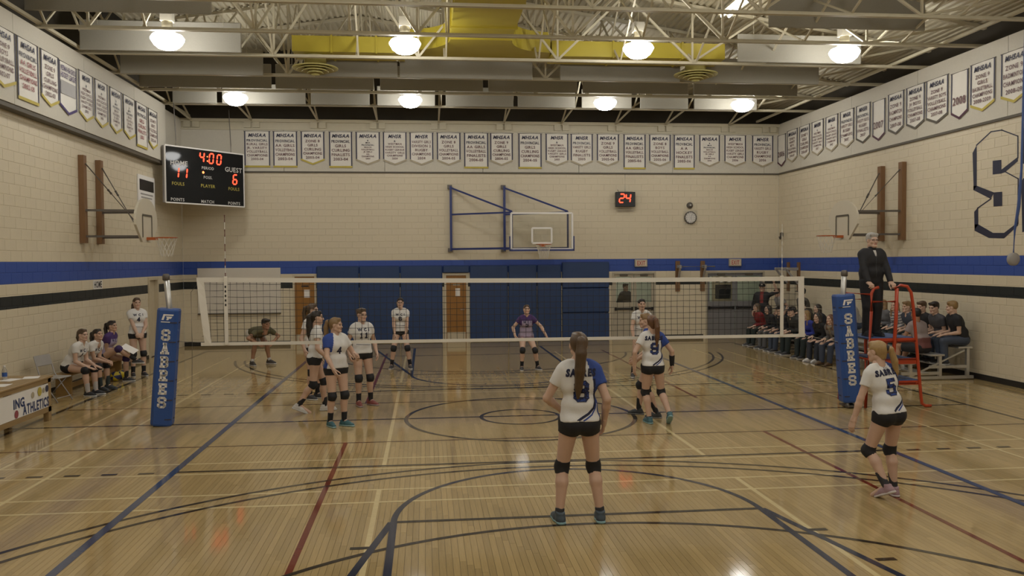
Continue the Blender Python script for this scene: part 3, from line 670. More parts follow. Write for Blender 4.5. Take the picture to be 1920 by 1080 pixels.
RIGHT = [(1477, 1497, 'pt', [A_, 'ZONE 9', 'VARSITY', 'BOYS', VB, 'CHAMPIONS', '2006-07'], M_TAN), (1500, 1520, 'pt', [A_, 'ZONE 9', 'GIRLS', CURL, 'CHAMPIONS', '2006-07'], M_TAN), (1523, 1546, 'pt', [R_]+WE+['VARSITY GIRLS', 'CHAMPIONS', '2007'], M_TAN),
 (1549, 1573, 'pt', [R_]+WE+['VARSITY BOYS', 'CHAMPIONS', '2007'], M_TAN), (1576, 1603, 'pt', [R_, 'PROVINCIAL', 'VARSITY GIRLS', 'RUGBY', 'CHAMPIONS', '2007'], M_TAN), (1606, 1634, 'pt', [R_, 'PROVINCIAL', 'VARSITY BOYS', 'RUGBY', 'FINALISTS', '2007'], M_TRIMD),
 (1666, 1697, 'pt', [A_, 'ZONE 9', 'BADMINTON', 'CHAMPIONS', '2007-08'], M_TRIMD), (1700, 1736, 'pt', [A_, 'ZONE 9', 'JV BOYS', VB, 'CHAMPIONS', '2007-08'], M_TRIMD), (1737, 1780, 'pt', [A_, 'ZONE 9', 'VARSITY BOYS', VB, 'CHAMPIONS', '2007-08'], M_TRIMD),
 (1820, 1868, 'pt', [A_, 'ZONE 9', 'GIRLS', 'BASKETBALL', 'CHAMPIONS', '2008-2009'], M_YEL), (1877, 1930, 'pt', [A_, 'ZONE 9', 'BADMINTON', 'CHAMPIONS', '2008-09'], M_YEL)]
for a, b, st, L, tr in RIGHT:
    ya_, yb2 = W(a, 200, 0, XB2).y, W(b, 200, 0, XB2).y
    banner((XB2, (ya_+yb2)/2, 6.46), -Y3, ya_-yb2-.04, st, L, 'pointed white banner on the bleacher wall, %s' % say(L), tr, M_BRN, 'banners above the bleachers')
for wall, a, b, txt, trim, lab in ((0, 109, 143, 'WESTMAN HIGH SCHOOL|HOCKEY LEAGUE', M_PUR, 'grey and white league pennant with purple point on the bench wall'), (1, 1459, 1475, '2006', M_MAR, 'small white pennant in the corner at the end of the bleacher wall'), (1, 1637, 1662, '2007', M_MAR, 'white pennant with maroon point between the rugby and badminton banners'), (1, 1784, 1818, '2008', M_MAR, 'bright white pennant with maroon point beside the basketball banner')):
    xx = (XB, XB2)[wall]; e = (Y3, -Y3)[wall]; y0, y1 = W(a, 180, 0, xx).y, W(b, 180, 0, xx).y; c = Vector((xx, (y0+y1)/2, 6.42)); n = e.cross(Z3)
    t = banner(c, e, abs(y1-y0)-.04, 'pt', None, lab, trim, M_BRN, None)
    m = MB(); L = txt.split('|'); w = abs(y1-y0)-.16
    if wall == 0:
        for i, s in enumerate(L): put_text(m, s, c+Z3*(-.17-.13*i)+n*.03, e, Z3, .1, bold=.02, width=w)
        g = MB(); g.add([c+e*s*w/2+Z3*z+n*.024 for z in (-.36, -.62) for s in (-1, 1)], [(0, 2, 3, 1)]); g.build('picture', M_GREY, t)
    else: put_text(m, txt, c-Z3*.68+n*.03, e, Z3, .16, bold=.02, width=w)
    m.build('lettering', M_PUR if wall == 0 else M_BRN, t)

# ---- blue wall pads
edges = [-4.77, -3.5, -2.27, -1.02, -.14, 1.02, 2.12, 3.0, 4.24]
edges = [(-4.78, -3.52), (-3.5, -2.28), (-2.26, -.98), (-.13, 1.05), (1.07, 1.95), (1.97, 2.72)]
plab = ['beside the oak door near the whiteboard', 'second from the whiteboard door', 'against the middle oak door on the whiteboard side', 'against the middle oak door on the exit side', 'second from the middle oak door', 'beside the three tier pad']
def pad(x0, x1, z0, z1, label, th=.06):
    t = thing('wall_pad', label, 'wall pad', ((x0+x1)/2, YB-.03, z0), 'blue wall pads')
    m = MB(); m.bbox(((x0+x1)/2, YB-.01-th/2, (z0+z1)/2), (x1-x0, th, z1-z0), .022); m.build('cushion', M_PADW, t, False)
    m = MB(); m.box(((x0+x1)/2, YB-.005, z1+.008), (x1-x0, .02, .016)); m.build('nailing_strip', M_BLUEP, t)
for (a, b), l in zip(edges, plab): pad(a, b, .02, 2.36, 'tall dark blue wall pad '+l)
pad(-.96, -.15, 2.14, 2.36, 'short dark blue pad over the middle oak door')
for z0, z1, l in ((.02, .85, 'bottom'), (.87, 1.62, 'middle'), (1.64, 2.44, 'top')): pad(2.75, 4.24, z0, z1, 'dark blue wall pad, %s of the three tier stack by the exit' % l, .1)

# ---- whiteboard, signs, clock
def flat(name, lab, cat, c, size, mat, rim=None):
    t = thing(name, lab, cat, c)
    return t
a, b = W(370, 503, 1, YB-.03), W(527, 590, 1, YB-.03)
t = thing('whiteboard', 'large whiteboard with faint writing on the end wall near the bench', 'whiteboard', ((a.x+b.x)/2, YB-.02, .96))
m = MB(); m.box(((a.x+b.x)/2, YB-.02, (a.z+.98)/2), (b.x-a.x, .03, a.z-.98)); m.build('panel', mk('board_white', (.66, .61, .53), rough=.25, var=.02), t)
m = MB(); m.box(((a.x+b.x)/2, YB-.05, .965), (b.x-a.x, .08, .025)); m.build('tray', M_TRIMD, t)
m = MB()
for i, s in enumerate(('~ -- ~~ -', '- ~~ - ~~', '~ - ~~ - ~')): put_text(m, s, ((a.x+b.x)/2+.3, YB-.037, 1.75-.17*i), X3, Z3, .07)
m.build('writing', mk('faint_marker', (.45, .42, .38), rough=.6), t)
for x, lab in ((5.27, 'exit sign above the beige glass doors'), (8.34, 'exit sign above the grey glass doors')):
    t = thing('exit_sign', 'white box with red letters, '+lab, 'exit sign', (x, YB-.06, 2.28), 'exit signs')
    m = MB(); m.bbox((x, YB-.05, 2.40), (.40, .09, .23), .01); m.build('case', mk('sign_case', (.45, .40, .31), rough=.5), t)
    m = MB(); m.box((x, YB-.097, 2.40), (.33, .006, .17)); m.build('panel', mk('sign_panel', (.62, .52, .40)), t)
    m = MB(); put_text(m, 'EXIT', (x, YB-.102, 2.335), X3, Z3, .13, bold=.02, width=.27); m.build('lettering', mk('exit_red', (.42, .06, .05)), t)
c = W(1295, 408, 1, YB-.06)
t = thing('wall_clock', 'round white wall clock in a wire guard on the end wall', 'clock', c); RY = Matrix.Rotation(math.pi/2, 3, 'X')
m = MB(); m.lathe(c+Y3*.05, [(0, .05), (.17, .05), (.19, .055), (.20, .04), (.20, 0)], 28, RY); m.build('case', M_IRON, t, True)
m = MB(); m.lathe(c+Y3*.05, [(.0, .056), (.165, .056)], 28, RY); m.build('dial', M_PAPER, t)
m = MB()
for i in range(12): q = c+Vector((math.sin(i*math.pi/6)*.14, -.008, math.cos(i*math.pi/6)*.14)); m.box(q, (.016, .003, .016))
m.build('hour_mark', M_BLK, t)
for ang, l in ((2.9, .09), (.4, .13)): m = MB(); m.bar(c+Y3*-.009, c+Vector((math.sin(ang)*l, -.009, math.cos(ang)*l)), .012, .003); m.build('hand', M_BLK, t)
m = MB()
for i in range(-3, 4): m.tube([c+Vector((i*.065, .05, -.24)), c+Vector((i*.065, -.06, -.2)), c+Vector((i*.065, -.06, .2)), c+Vector((i*.065, .05, .24))], .003, 4); m.tube([c+Vector((-.24, .05, i*.065)), c+Vector((-.2, -.06, i*.065)), c+Vector((.2, -.06, i*.065)), c+Vector((.24, .05, i*.065))], .003, 4)
m.build('wire_guard', M_CHR, t)
c = W(1294, 385, 1, YB-.06)
t = thing('wall_bell', 'small round grey bell above the wall clock', 'bell', c)
m = MB(); m.lathe(c+Y3*.05, [(0, .10), (.04, .10), (.085, .07), (.10, .03), (.10, 0)], 20, RY); m.build('dome', M_IRON, t, True); m = MB(); m.lathe(c+Y3*.05, [(0, .115), (.025, .115), (.03, .10)], 12, RY); m.build('boss', M_CHR, t, True)
c = W(1463, 440, 0, XR-.08)
t = thing('wall_sensor', 'small grey sensor horn on the bleacher wall near the corner', 'sensor', c)
m = MB(); m.bbox(c+X3*.04, (.08, .12, .14), .02); m.build('housing', M_IRON, t); m = MB(); m.lathe(c-Z3*.08, [(0, -.08), (.03, -.06), (.05, .02)], 12); m.build('horn', M_IRON, t, True)
# shot clock
a, b = W(1154, 360, 1, YB-.14), W(1190, 395, 1, YB-.14); c = (a+b)/2
t = thing('shot_clock', 'small black shot clock showing 24 above the exit', 'shot clock', c)
m = MB(); m.bbox(c+Z3*.06, (b.x-a.x, .18, .46), .01); m.build('case', M_BLK, t)
for i, ch in enumerate('24'): m = MB(); seven(m, ch, c+Vector((-.21+.20*i, -.095, -.04)), X3, Z3, .14, .26, .04); m.build('digit', M_LED, t)
m = MB(); m.tube([c+Vector((0, 0, .29)), Vector((c.x, YB-.14, ZBAND))], .007, 6); m.tube([c+Vector((-.24, 0, .36)), c+Vector((-.2, 0, .29)), c+Vector((.24, 0, .29))], .012, 6); m.build('hanger', M_IRON, t)
m = MB()
for i in range(7): m.tube([c+Vector((-.24+.08*i, -.08, -.17)), c+Vector((-.24+.08*i, -.08, -.31))], .005, 4)
for z in (-.31, -.24): m.tube([c+Vector((-.24, -.08, z)), c+Vector((.24, -.08, z))], .006, 4)
m.build('wire_basket', M_CHR, t)
# HOME sign, notice poster
y0, y1 = 5.80, 6.30
t = thing('home_sign', 'small white sign reading HOME on the bench wall', 'sign', (XL+.01, 6.05, 1.95))
m = MB(); m.box((XL+.008, 6.05, 2.03), (.012, y1-y0, .19)); m.build('plate', M_PAPER, t)
m = MB(); put_text(m, 'HOME', (XL+.016, 6.05, 1.965), Y3, Z3, .14, bold=.03, width=.45); m.build('lettering', M_BLK, t)
t = thing('wall_notice', 'white notice board with black heading behind the side hoop', 'notice', (XL+.02, 9.4, 3.7))
m = MB(); m.box((XL+.02, 9.38, 4.25), (.03, 1.3, 1.0)); m.build('sheet', M_PAPER, t); m = MB(); m.box((XL+.037, 9.38, 4.5), (.004, 1.1, .28)); m.build('heading', M_BLK, t)
m = MB()
for i in range(6): m.box((XL+.037, 9.38-.02*(i % 2), 4.27-.085*i), (.003, .95-.12*(i % 3), .035))
m.build('lines', M_GREY, t)

# ---- chinning brackets
t = thing('chinning_bar', 'wooden chinning bar brackets between the two glass doorways', 'exercise bar', (6.85, YB-.1, 1.5))
for x in (6.47, 7.28):
    m = MB(); m.box((x, YB-.025, 1.98), (.14, .05, .96)); m.build('backboard', M_WOOD, t); m = MB(); m.box((x, YB-.18, 2.28), (.07, .3, .10)); m.bar((x, YB-.05, 1.8), (x, YB-.3, 2.25), .05); m.build('arm', M_GREY, t)
m = MB(); m.tube([(6.4, YB-.28, 2.28), (7.6, YB-.28, 2.28)], .02, 8); m.build('bar', M_ALU, t, True)
t = thing('chinning_bar', 'grey chinning bar bracket on the bleacher wall near the corner', 'exercise bar', (XR-.1, 11.5, 1.5))
for y in (11.85, 11.12):
    m = MB(); m.box((XR-.025, y, 1.95), (.05, .14, .9)); m.build('backboard', M_WOOD, t); m = MB(); m.box((XR-.25, y, 2.2), (.42, .06, .08)); m.bar((XR-.05, y, 1.75), (XR-.42, y, 2.18), .05); m.build('arm', M_GREY, t)
m = MB(); m.tube([(XR-.42, 11.0, 2.2), (XR-.42, 11.95, 2.2)], .02, 8); m.build('bar', M_ALU, t, True)

# ---- scoreboard hung across the corner
P0, P1 = Vector((-8.36, 9.93, 4.12)), Vector((-6.74, 11.92, 4.12)); ex = (P1-P0).normalized(); LN = (P1-P0).length; nr = ex.cross(Z3); HT = 1.52
def SB(u, z, d=0): return P0 + ex*u*LN + Z3*z*HT + nr*d
t = thing('scoreboard', 'black electronic scoreboard with red digits hung across the corner', 'scoreboard', P0+ex*LN/2)
Mx = Matrix((ex, nr, Z3)).transposed()
m = MB(); m.box(SB(.5, .5, -.075), (LN, .11, HT), M=Mx); m.build('cabinet', M_GREY, t)
m = MB(); m.box(SB(.5, .5, -.005), (LN-.04, .02, HT-.04), M=Mx); m.build('face', M_BLACKF, t)
for (u0, z0, u1, z1) in ((0, 0, 1, 0), (0, 1, 1, 1), (0, 0, 0, 1), (1, 0, 1, 1)): m = MB(); m.bar(SB(u0, z0, -.0), SB(u1, z1, -.0), .035, .035); m.build('rim', M_PAPER, t)
SCOL = mk('sign_white', (.62, .60, .57), rough=.5)
def T(s, u, z, h): m = MB(); put_text(m, s, SB(u, z, .008), ex, Z3, h, bold=.015); m.build('lettering', SCOL, t)
T('HOME', .165, .665, .13); T('GUEST', .86, .645, .13); T('PERIOD', .52, .645, .075); T('POSS.', .52, .475, .075); T('POINTS', .14, .035, .08); T('MATCH', .51, .03, .08); T('POINTS', .86, .03, .08)
SCOL = mk('sign_yellow', (.45, .38, .06), rough=.5); T('FOULS', .15, .315, .085); T('PLAYER', .52, .315, .085); T('FOULS', .86, .30, .085)
def dg(ch, u, z, w=.13, h=.27, t_=.04): m = MB(); seven(m, ch, SB(u, z, .008), ex, Z3, w, h, t_); m.build('digit', M_LED, t)
dg('4', .415, .77); dg('0', .535, .765); dg('0', .635, .76); dg('1', .10, .45); dg('1', .20, .45); dg('6', .845, .42)
m = MB(); m.lathe(SB(.46, .585, .006), [(0, .003), (.035, .003)], 12, Matrix((ex, Z3, nr)).transposed()); 
for z in (.80, .88): m.lathe(SB(.515, z, .006), [(0, .003), (.018, .003)], 8, Matrix((ex, Z3, nr)).transposed())
m.build('indicator', mk('amber_led', (1, .18, .05), emit=2.5), t)
for u in (.16, .86): m = MB(); m.tube([SB(u, 1, -.1), SB(u, 1, -.1)+Z3*.25, SB(u-.02, 1, -.1)+Z3*(ZT-P0.z-HT+.1)], .012, 6); m.build('chain', M_IRON, t)

# ---- basketball hoops
def rim_net(t, c, r=.225):
    m = MB(); m.tube([c+Vector((r*math.cos(a), r*math.sin(a), 0)) for a in [2*math.pi*i/24 for i in range(24)]], .010, 6, closed=True); m.build('rim', M_ORNG, t, True)
    m = MB(); n = 12
    for i in range(n):
        for s in (-1, 1):
            pts = []
            for k in range(5):
                a = 2*math.pi*(i+s*k*.5)/n; rr = r*(1-.48*(k/4)**.7); pts.append(c+Vector((rr*math.cos(a), rr*math.sin(a), -.012-.10*k)))
            m.tube(pts, .0045, 4, caps=False)
    m.build('hoop_net', M_CORD, t)
M_BOARD = mk('fan_board_paint', (.60, .545, .43), rough=.45, var=.03)
def side_hoop(s, xw, xb, yc, label):
    """s = +1 board faces +X"""
    t = thing('side_hoop', label, 'basketball hoop', (xw, yc, 2.9)); zs_, zt_ = 2.93, 4.77
    yp = (yc-.46, yc+.46)
    for y in yp: m = MB(); m.box((xw+s*.06, y, (zs_+zt_)/2), (.11, .16, zt_-zs_)); m.build('wall_post', M_WOOD, t)
    for z in (3.07, 3.62):
        for y in yp: m = MB(); m.bar((xw+s*.1, y, z), (xb-s*.06, y*.7+yc*.3, z), .06, .045); m.build('arm', M_IRON, t)
    for y, y2 in ((yp[0], yc+.2), (yp[1], yc-.2)): m = MB(); m.tube([(xw+s*.12, y, 4.6), (xb-s*.06, y2, 3.1)], .014, 6); k = Vector((xw+s*.12, y, 4.6)).lerp(Vector((xb-s*.06, y2, 3.1)), .35); m.tube([k, k+(Vector((xb-s*.06, y2, 3.1))-k).normalized()*.12], .026, 6); m.build('stay_rod', M_IRON, t)
    poly = [(-.30, 0), (.30, 0), (.70, .36), (.70, .48)]
    for i in range(13): a = math.pi*i/12; poly.append((.70*math.cos(a), .48+.47*math.sin(a)))
    poly = poly[:4]+poly[5:-1]+[(-.70, .48), (-.70, .36)]
    e = Y3 if s > 0 else -Y3
    m = MB(); m.prism(poly, (xb, yc, 2.95), e, Z3, .05); m.build('fan_board', M_BOARD, t)
    m = MB(); q = lambda a, b: Vector((xb+s*.006, yc, 2.95))+e*a+Z3*b
    for (a, b), (c, d) in (((-.3, .1), (-.3, .58)), ((-.3, .58), (.3, .58)), ((.3, .58), (.3, .1))): m.bar(q(a, b), q(c, d), .006, .045, up=X3 if a == c and False else (Z3 if b == d else Y3))
    m.build('target_box', M_TRIMD, t)
    c = Vector((xb+s*.40, yc, 3.05)); rim_net(t, c)
    m = MB(); m.box((xb+s*.10, yc, 3.03), (.2, .12, .06)); m.build('rim_bracket', M_ORNG, t)
    return t
side_hoop(1, XL, -7.5, 5.68, 'fan shaped wooden hoop braced off the bench wall')
side_hoop(-1, XR, 8.5, 6.0, 'fan shaped wooden hoop braced off the wall above the bleachers')
t = thing('glass_hoop', 'glass backboard on a blue swing frame above the wall pads', 'basketball hoop', (1.94, YB-.1, 2.8)); YG = 11.3; gx0, gx1, gz0, gz1 = 1.03, 2.85, 2.84, 3.9
m = MB(); m.box(((gx0+gx1)/2, YG, (gz0+gz1)/2), (gx1-gx0-.04, .014, gz1-gz0-.04)); m.build('glass_panel', mk('board_glass', (.93, .96, .94), rough=.03, trans=1), t)
for p, q in (((gx0, gz0), (gx1, gz0)), ((gx0, gz1), (gx1, gz1)), ((gx0, gz0), (gx0, gz1)), ((gx1, gz0), (gx1, gz1))): m = MB(); m.bar((p[0], YG, p[1]), (q[0], YG, q[1]), .06, .05); m.build('board_frame', M_PAPER, t)
m = MB(); xc = (gx0+gx1)/2
for p, q in (((-.29, .18), (.29, .18)), ((-.29, .62), (.29, .62)), ((-.29, .18), (-.29, .62)), ((.29, .18), (.29, .62))): m.bar((xc+p[0], YG-.012, gz0+p[1]), (xc+q[0], YG-.012, gz0+q[1]), .05 if p[0] == q[0] else .006, .006 if p[0] == q[0] else .05, up=Y3 if p[0] == q[0] else Z3)
m.build('target_box', M_PAPER, t)
for lo, hi in (((gx0-.05, YG-.05, gz0-.06), (gx1+.05, YG+.05, gz0-.005)), ((gx0-.06, YG-.05, gz0-.06), (gx0-.032, YG+.05, gz0+.38)), ((gx1+.032, YG-.05, gz0-.06), (gx1+.06, YG+.05, gz0+.38))): slab(t, lo, hi, 'edge_pad', M_BLUEP)
rim_net(t, Vector((xc+.0, YG-.38, 2.97))); m = MB(); m.box((xc, YG-.1, 2.95), (.15, .2, .08)); m.build('rim_bracket', M_ORNG, t)
for x, bx in ((-.70, gx0+.03), (.95, gx1-.12)):
    m = MB(); m.bar((x, YB-.1, 2.82), (x, YB-.1, 4.80), .07); m.build('mast', M_BLUEP, t)
    m = MB(); m.bar((x, YB-.1, 4.75), (bx, YG+.1, gz1+.06), .05); m.build('brace', M_BLUEP, t)
    m = MB(); m.bar((x, YB-.1, gz1+.03), (bx, YG+.1, gz1+.03), .05); m.build('upper_arm', M_BLUEP, t)
    m = MB(); m.bar((x, YB-.1, 2.87), (bx, YG+.1, gz0+.03), .06); m.build('lower_arm', M_BLUEP, t)
    m = MB(); m.bar((bx, YG+.08, gz0), (bx, YG+.08, gz1+.05), .05); m.build('board_post', M_BLUEP, t)
    for z in (2.84, 4.78): m = MB(); m.box((x-.03, YB-.055, z), (.14, .11, .12)); m.build('wall_bracket', M_IRON, t)
# ---- painted letters on the bleacher wall
def S_(pts): return [W(1780+a/3.176, 180+b/3.176, 0, XR-.004) for a, b in pts]
M_PAINT = mk('navy_wall_paint', (.018, .02, .045), rough=.5)
def paint(pts):
    q = S_(pts); bm = bmesh.new(); f = bm.faces.new([bm.verts.new(p) for p in q]); tri = bmesh.ops.triangulate(bm, faces=[f]); bm.verts.index_update()
    m = MB(); m.add([v.co for v in bm.verts], [[v.index for v in f.verts] for f in bm.faces]); bm.free(); m.build('painted_letter', M_PAINT, WR)
def stroke(pts, w=7):
    for (a, b), (c, d) in zip(pts, pts[1:]):
        L = math.hypot(c-a, d-b); ux, uy = (c-a)/L*w/2, (d-b)/L*w/2; paint([(a-ux-uy, b-uy+ux), (c+ux-uy, d+uy+ux), (c+ux+uy, d+uy-ux), (a-ux+uy, b-uy-ux)])
stroke([(162, 293), (248, 213), (312, 203), (408, 239), (408, 368)]); stroke([(335, 452), (410, 493), (408, 758)]); stroke([(248, 612), (168, 668)])
paint([(138, 340), (163, 291), (163, 536), (145, 562)]); paint([(143, 535), (165, 535), (268, 575), (245, 612), (143, 560)]); paint([(262, 574), (315, 570), (315, 655), (263, 658)])
paint([(148, 690), (172, 662), (172, 768), (150, 795)]); paint([(150, 764), (172, 764), (260, 815), (326, 815), (408, 752), (408, 772), (326, 848), (236, 846), (150, 802)])
paint([(258, 386), (310, 380), (310, 462), (258, 468)]); paint([(308, 440), (408, 362), (408, 388), (332, 454), (308, 462)])
paint([(430, 205), (442, 190), (470, 185), (470, 200), (446, 205), (446, 405), (432, 400)]); paint([(428, 510), (440, 490), (470, 480), (470, 800), (434, 812)])
# strap hanging beside the bleacher wall
c = W(1900, 486, 0, 9.2)
t = thing('hanging_strap', 'blue strap ending in a round grey disc hung near the bleacher wall', 'strap', c)
m = MB(); m.tube([c+Z3*.12, c+Vector((0, -.03, .55)), c+Vector((0, -.12, .95)), c+Vector((0, -.18, 1.6)), Vector((9.2, c.y-.25, zroof(9.2)))], [.012, .02, .03, .02, .02], 6); m.build('strap', mk('blue_strap', (.05, .09, .25), rough=.7), t)
m = MB(); m.lathe(c, [(0, .05), (.08, .045), (.12, .02), (.12, -.02), (.08, -.045), (0, -.05)], 16, RY@Matrix.Rotation(.3, 3, 'Z')); m.build('disc', M_GREY, t, True)

# ---- volleyball net, posts, antennas
NY = .05
def netz(x, top): f_ = (x+4.97)/9.67; return (2.27+(2.205-2.27)*f_ - .02*math.sin(math.pi*min(1, max(0, f_)))) if top else (1.265+(1.25-1.265)*f_ - .0*f_)
t = thing('volleyball_net', 'volleyball net with white tapes stretched across the court', 'net', (0, NY, 1.2))
nx0, nx1 = -4.95, 4.70; K = 40
for nm, top, h in (('top_tape', True, .07), ('bottom_tape', False, .05)):
    m = MB(); xs = [nx0+(nx1-nx0)*i/K for i in range(K+1)]
    V = [(x, NY+d, netz(x, top)-(0 if top else h)*0+e) for x in xs for d, e in ((-.007, 0), (.007, 0), (.007, -h), (-.007, -h))]
    m.add(V, [(4*i+a, 4*i+4+a, 4*i+4+b, 4*i+b) for i in range(K) for a, b in ((0, 1), (1, 2), (2, 3), (3, 0))]); m.build(nm, M_WHITE, t)
m = MB(); s_ = .0033
x = nx0+.05
while x < nx1-.02:
    wob = .006*math.sin(x*7)
    m.tube([(x, NY, netz(x, True)-.06), (x+wob, NY+.01*math.sin(x*3), (netz(x, True)+netz(x, False))/2), (x+wob*.4, NY, netz(x, False))], s_, 4, caps=False); x += .1
for k in range(1, 10):
    m.tube([(x, NY+.004*math.sin(x*5+k), netz(x, True)*(1-k/10)+netz(x, False)*k/10+.004*math.sin(x*9+k*2)) for x in [nx0+.02+(nx1-nx0-.04)*i/48 for i in range(49)]], s_, 4, caps=False)
m.build('netting', M_STR, t)
for s, x, w in ((-1, nx0, .10), (1, nx1, .10)):
    m = MB(); a = -s*w/2; V = []
    for i in range(7):
        f_ = i/6; z = netz(x, True)*(1-f_)+(netz(x, False)-.05)*f_; dx = s*(-.05*f_) if s < 0 else .03*f_
        dx = (.11*f_ if s < 0 else .02*f_); bow = .02*math.sin(math.pi*f_)
        V += [(x+dx-.05, NY-.012-bow, z), (x+dx+.05, NY-.012+bow*.4, z), (x+dx+.05, NY+.006, z), (x+dx-.05, NY+.006, z)]
    m.add(V, [(4*i+a, 4*i+4+a, 4*i+4+b, 4*i+b) for i in range(6) for a, b in ((0, 1), (1, 2), (2, 3), (3, 0))]); m.build('side_band', M_WHITE, t)
for (p, q) in (((nx0, NY, 2.25), (-5.42, .05, 2.24)), ((nx0+.1, NY, 1.26), (-5.44, .05, 1.30)), ((nx1, NY, 2.19), (5.45, .1, 2.21)), ((nx1, NY, 1.24), (5.5, .1, 1.08)), ((nx1, NY, 1.7), (5.46, .1, 1.62))):
    m = MB(); m.tube([p, q], .005, 5); m.build('tension_cord', M_CORD if p[0] > 0 else M_IRON, t)
a_, b_ = W(358, 548, 1, NY), W(360, 735, 1, NY); m = MB(); m.tube([a_, (a_+b_)/2+X3*.01, b_], .004, 5); m.tube([a_, (nx0, NY, 2.22)], .004, 5); m.build('loose_cord', M_IRON, t)
for x, zt, lab in ((-4.56, 3.23, 'left'), (4.36, 3.07, 'right')):
    a = thing('net_antenna', 'striped net antenna in a white sleeve on the %s side' % ('bench' if x < 0 else 'referee'), 'antenna', (x, NY, 1.2), 'net antennas')
    m = MB(); z0 = netz(x, False)-.04; n = 18
    for i in range(n): m.slot = i % 2; m.tube([(x, NY-.03, z0+(zt-z0)*i/n), (x, NY-.03, z0+(zt-z0)*(i+1)/n)], .008, 6)
    m.build('rod', [mk('antenna_white', (.7, .67, .6), rough=.4), mk('antenna_red', (.16, .05, .04), rough=.4) if x < 0 else mk('antenna_white', (.7, .67, .6))], a)
    m = MB(); m.bbox((x, NY-.03, (netz(x, True)+z0)/2+.01), (.055, .03, netz(x, True)-z0+.02), .008); sl = m.build('sleeve', M_WHITE, a)
    if x < 0:
        m = MB(); [m.box((x, NY-.047, netz(x, True)-.14-.07*i), (.022, .003, .034)) for i in range(5)]; m.build('lettering', M_BLK, sl)
EMB = [[(-.075, -.035), (-.05, .055), (-.02, .055), (-.045, -.035)], [(-.02, .055), (-.026, .033), (.088, .033), (.098, .055)], [(-.012, .02), (.078, .02), (.058, -.012), (.03, -.012), (.022, -.035), (-.008, -.035), (.002, -.005)], [(-.08, -.058), (.05, -.058), (.045, -.07), (-.083, -.07)]]
def net_post(B, T, ptop, rz, side, label, zpad=0):
    B, T = Vector(B), Vector(T); t = thing('net_post', label, 'net post', (B.x, B.y, 0), 'padded net posts'); ax = (T-B).normalized()
    m = MB(); m.tube([B*1+Vector((0, 0, -B.z+.05)), T, ptop], .045, 12); m.build('pole', M_ALU, t, True)
    m = MB(); m.lathe(ptop, [(0, .035), (.04, .03), (.055, 0), (.055, -.06), (.045, -.07)], 12); m.build('pole_cap', M_IRON, t, True)
    c = math.cos(rz); sn = math.sin(rz); e1 = Vector((c, sn, 0)); e1 = (e1-ax*e1.dot(ax)).normalized(); e2 = ax.cross(e1)
    h = (T-B).length; w = .155; cr = .05; V = []; ring = [(w, w-cr), (w-cr, w), (-w+cr, w), (-w, w-cr), (-w, -w+cr), (-w+cr, -w), (w-cr, -w), (w, -w+cr)]
    lv = [(0, .93), (.015, 1), (.3, 1.01), (.6, .995), (.985, 1), (1, .93)]
    for f_, s in lv: V += [B+ax*h*f_+e1*a*s+e2*b*s for a, b in ring]
    F = [(8*i+j, 8*i+(j+1) % 8, 8*i+8+(j+1) % 8, 8*i+8+j) for i in range(5) for j in range(8)] + [tuple(range(7, -1, -1)), tuple(range(40, 48))]
    m = MB(); m.add(V, F); p = m.build('post_pad', M_BLUEV, t)
    o = B-e2*(w*1.012+.004)
    for i, ch in enumerate('SABRES'):
        m = MB(); v2, f2 = block2d(ch, .175, th=1.5); z = h*.775-i*.206
        m.add([o+e1*a+ax*(z+b-.08) for a, b in v2], f2); m.build('letter', M_PAPER, p)
    m = MB()
    for pl in EMB: m.prism(pl, o+ax*(h*.925), e1, ax, .001)
    m.build('emblem', M_PAPER, p)
    for i in range(6): z = h*(.06+.165*i); m = MB(); m.box(B+ax*z+e1*side*w*1.01, (.006, .1, .02)); m.build('strap_tab', M_NAVY, p); m = MB(); m.box(B+ax*(z)-e2*w*1.01+e1*side*(w-.06), (.11, .006, .02)); m.build('strap_tab', M_NAVY, p)
    if zpad: 
        m = MB(); m.box((B.x, B.y, .035), (.24, .3, .03)); m.build('base_plate', M_IRON, t)
        for d in (-.12, .12): m = MB(); m.lathe((B.x+d*.9, B.y-.1, .045), [(0, -.02), (.045, -.02), (.045, .02), (0, .02)], 14, Matrix.Rotation(math.pi/2, 3, 'Y')); m.build('caster', M_IRON, t, True)
    return t
net_post((-5.55, .05, .01), (-5.41, .05, 1.80), Vector((-5.45, .05, 2.30)), .1, 1, 'blue padded net post with white lettering on the bench side')
net_post((5.60, .1, .10), (5.46, .1, 1.90), Vector((5.48, .1, 2.27)), -.12, -1, 'blue padded net post on wheels beside the referee stand', .1)

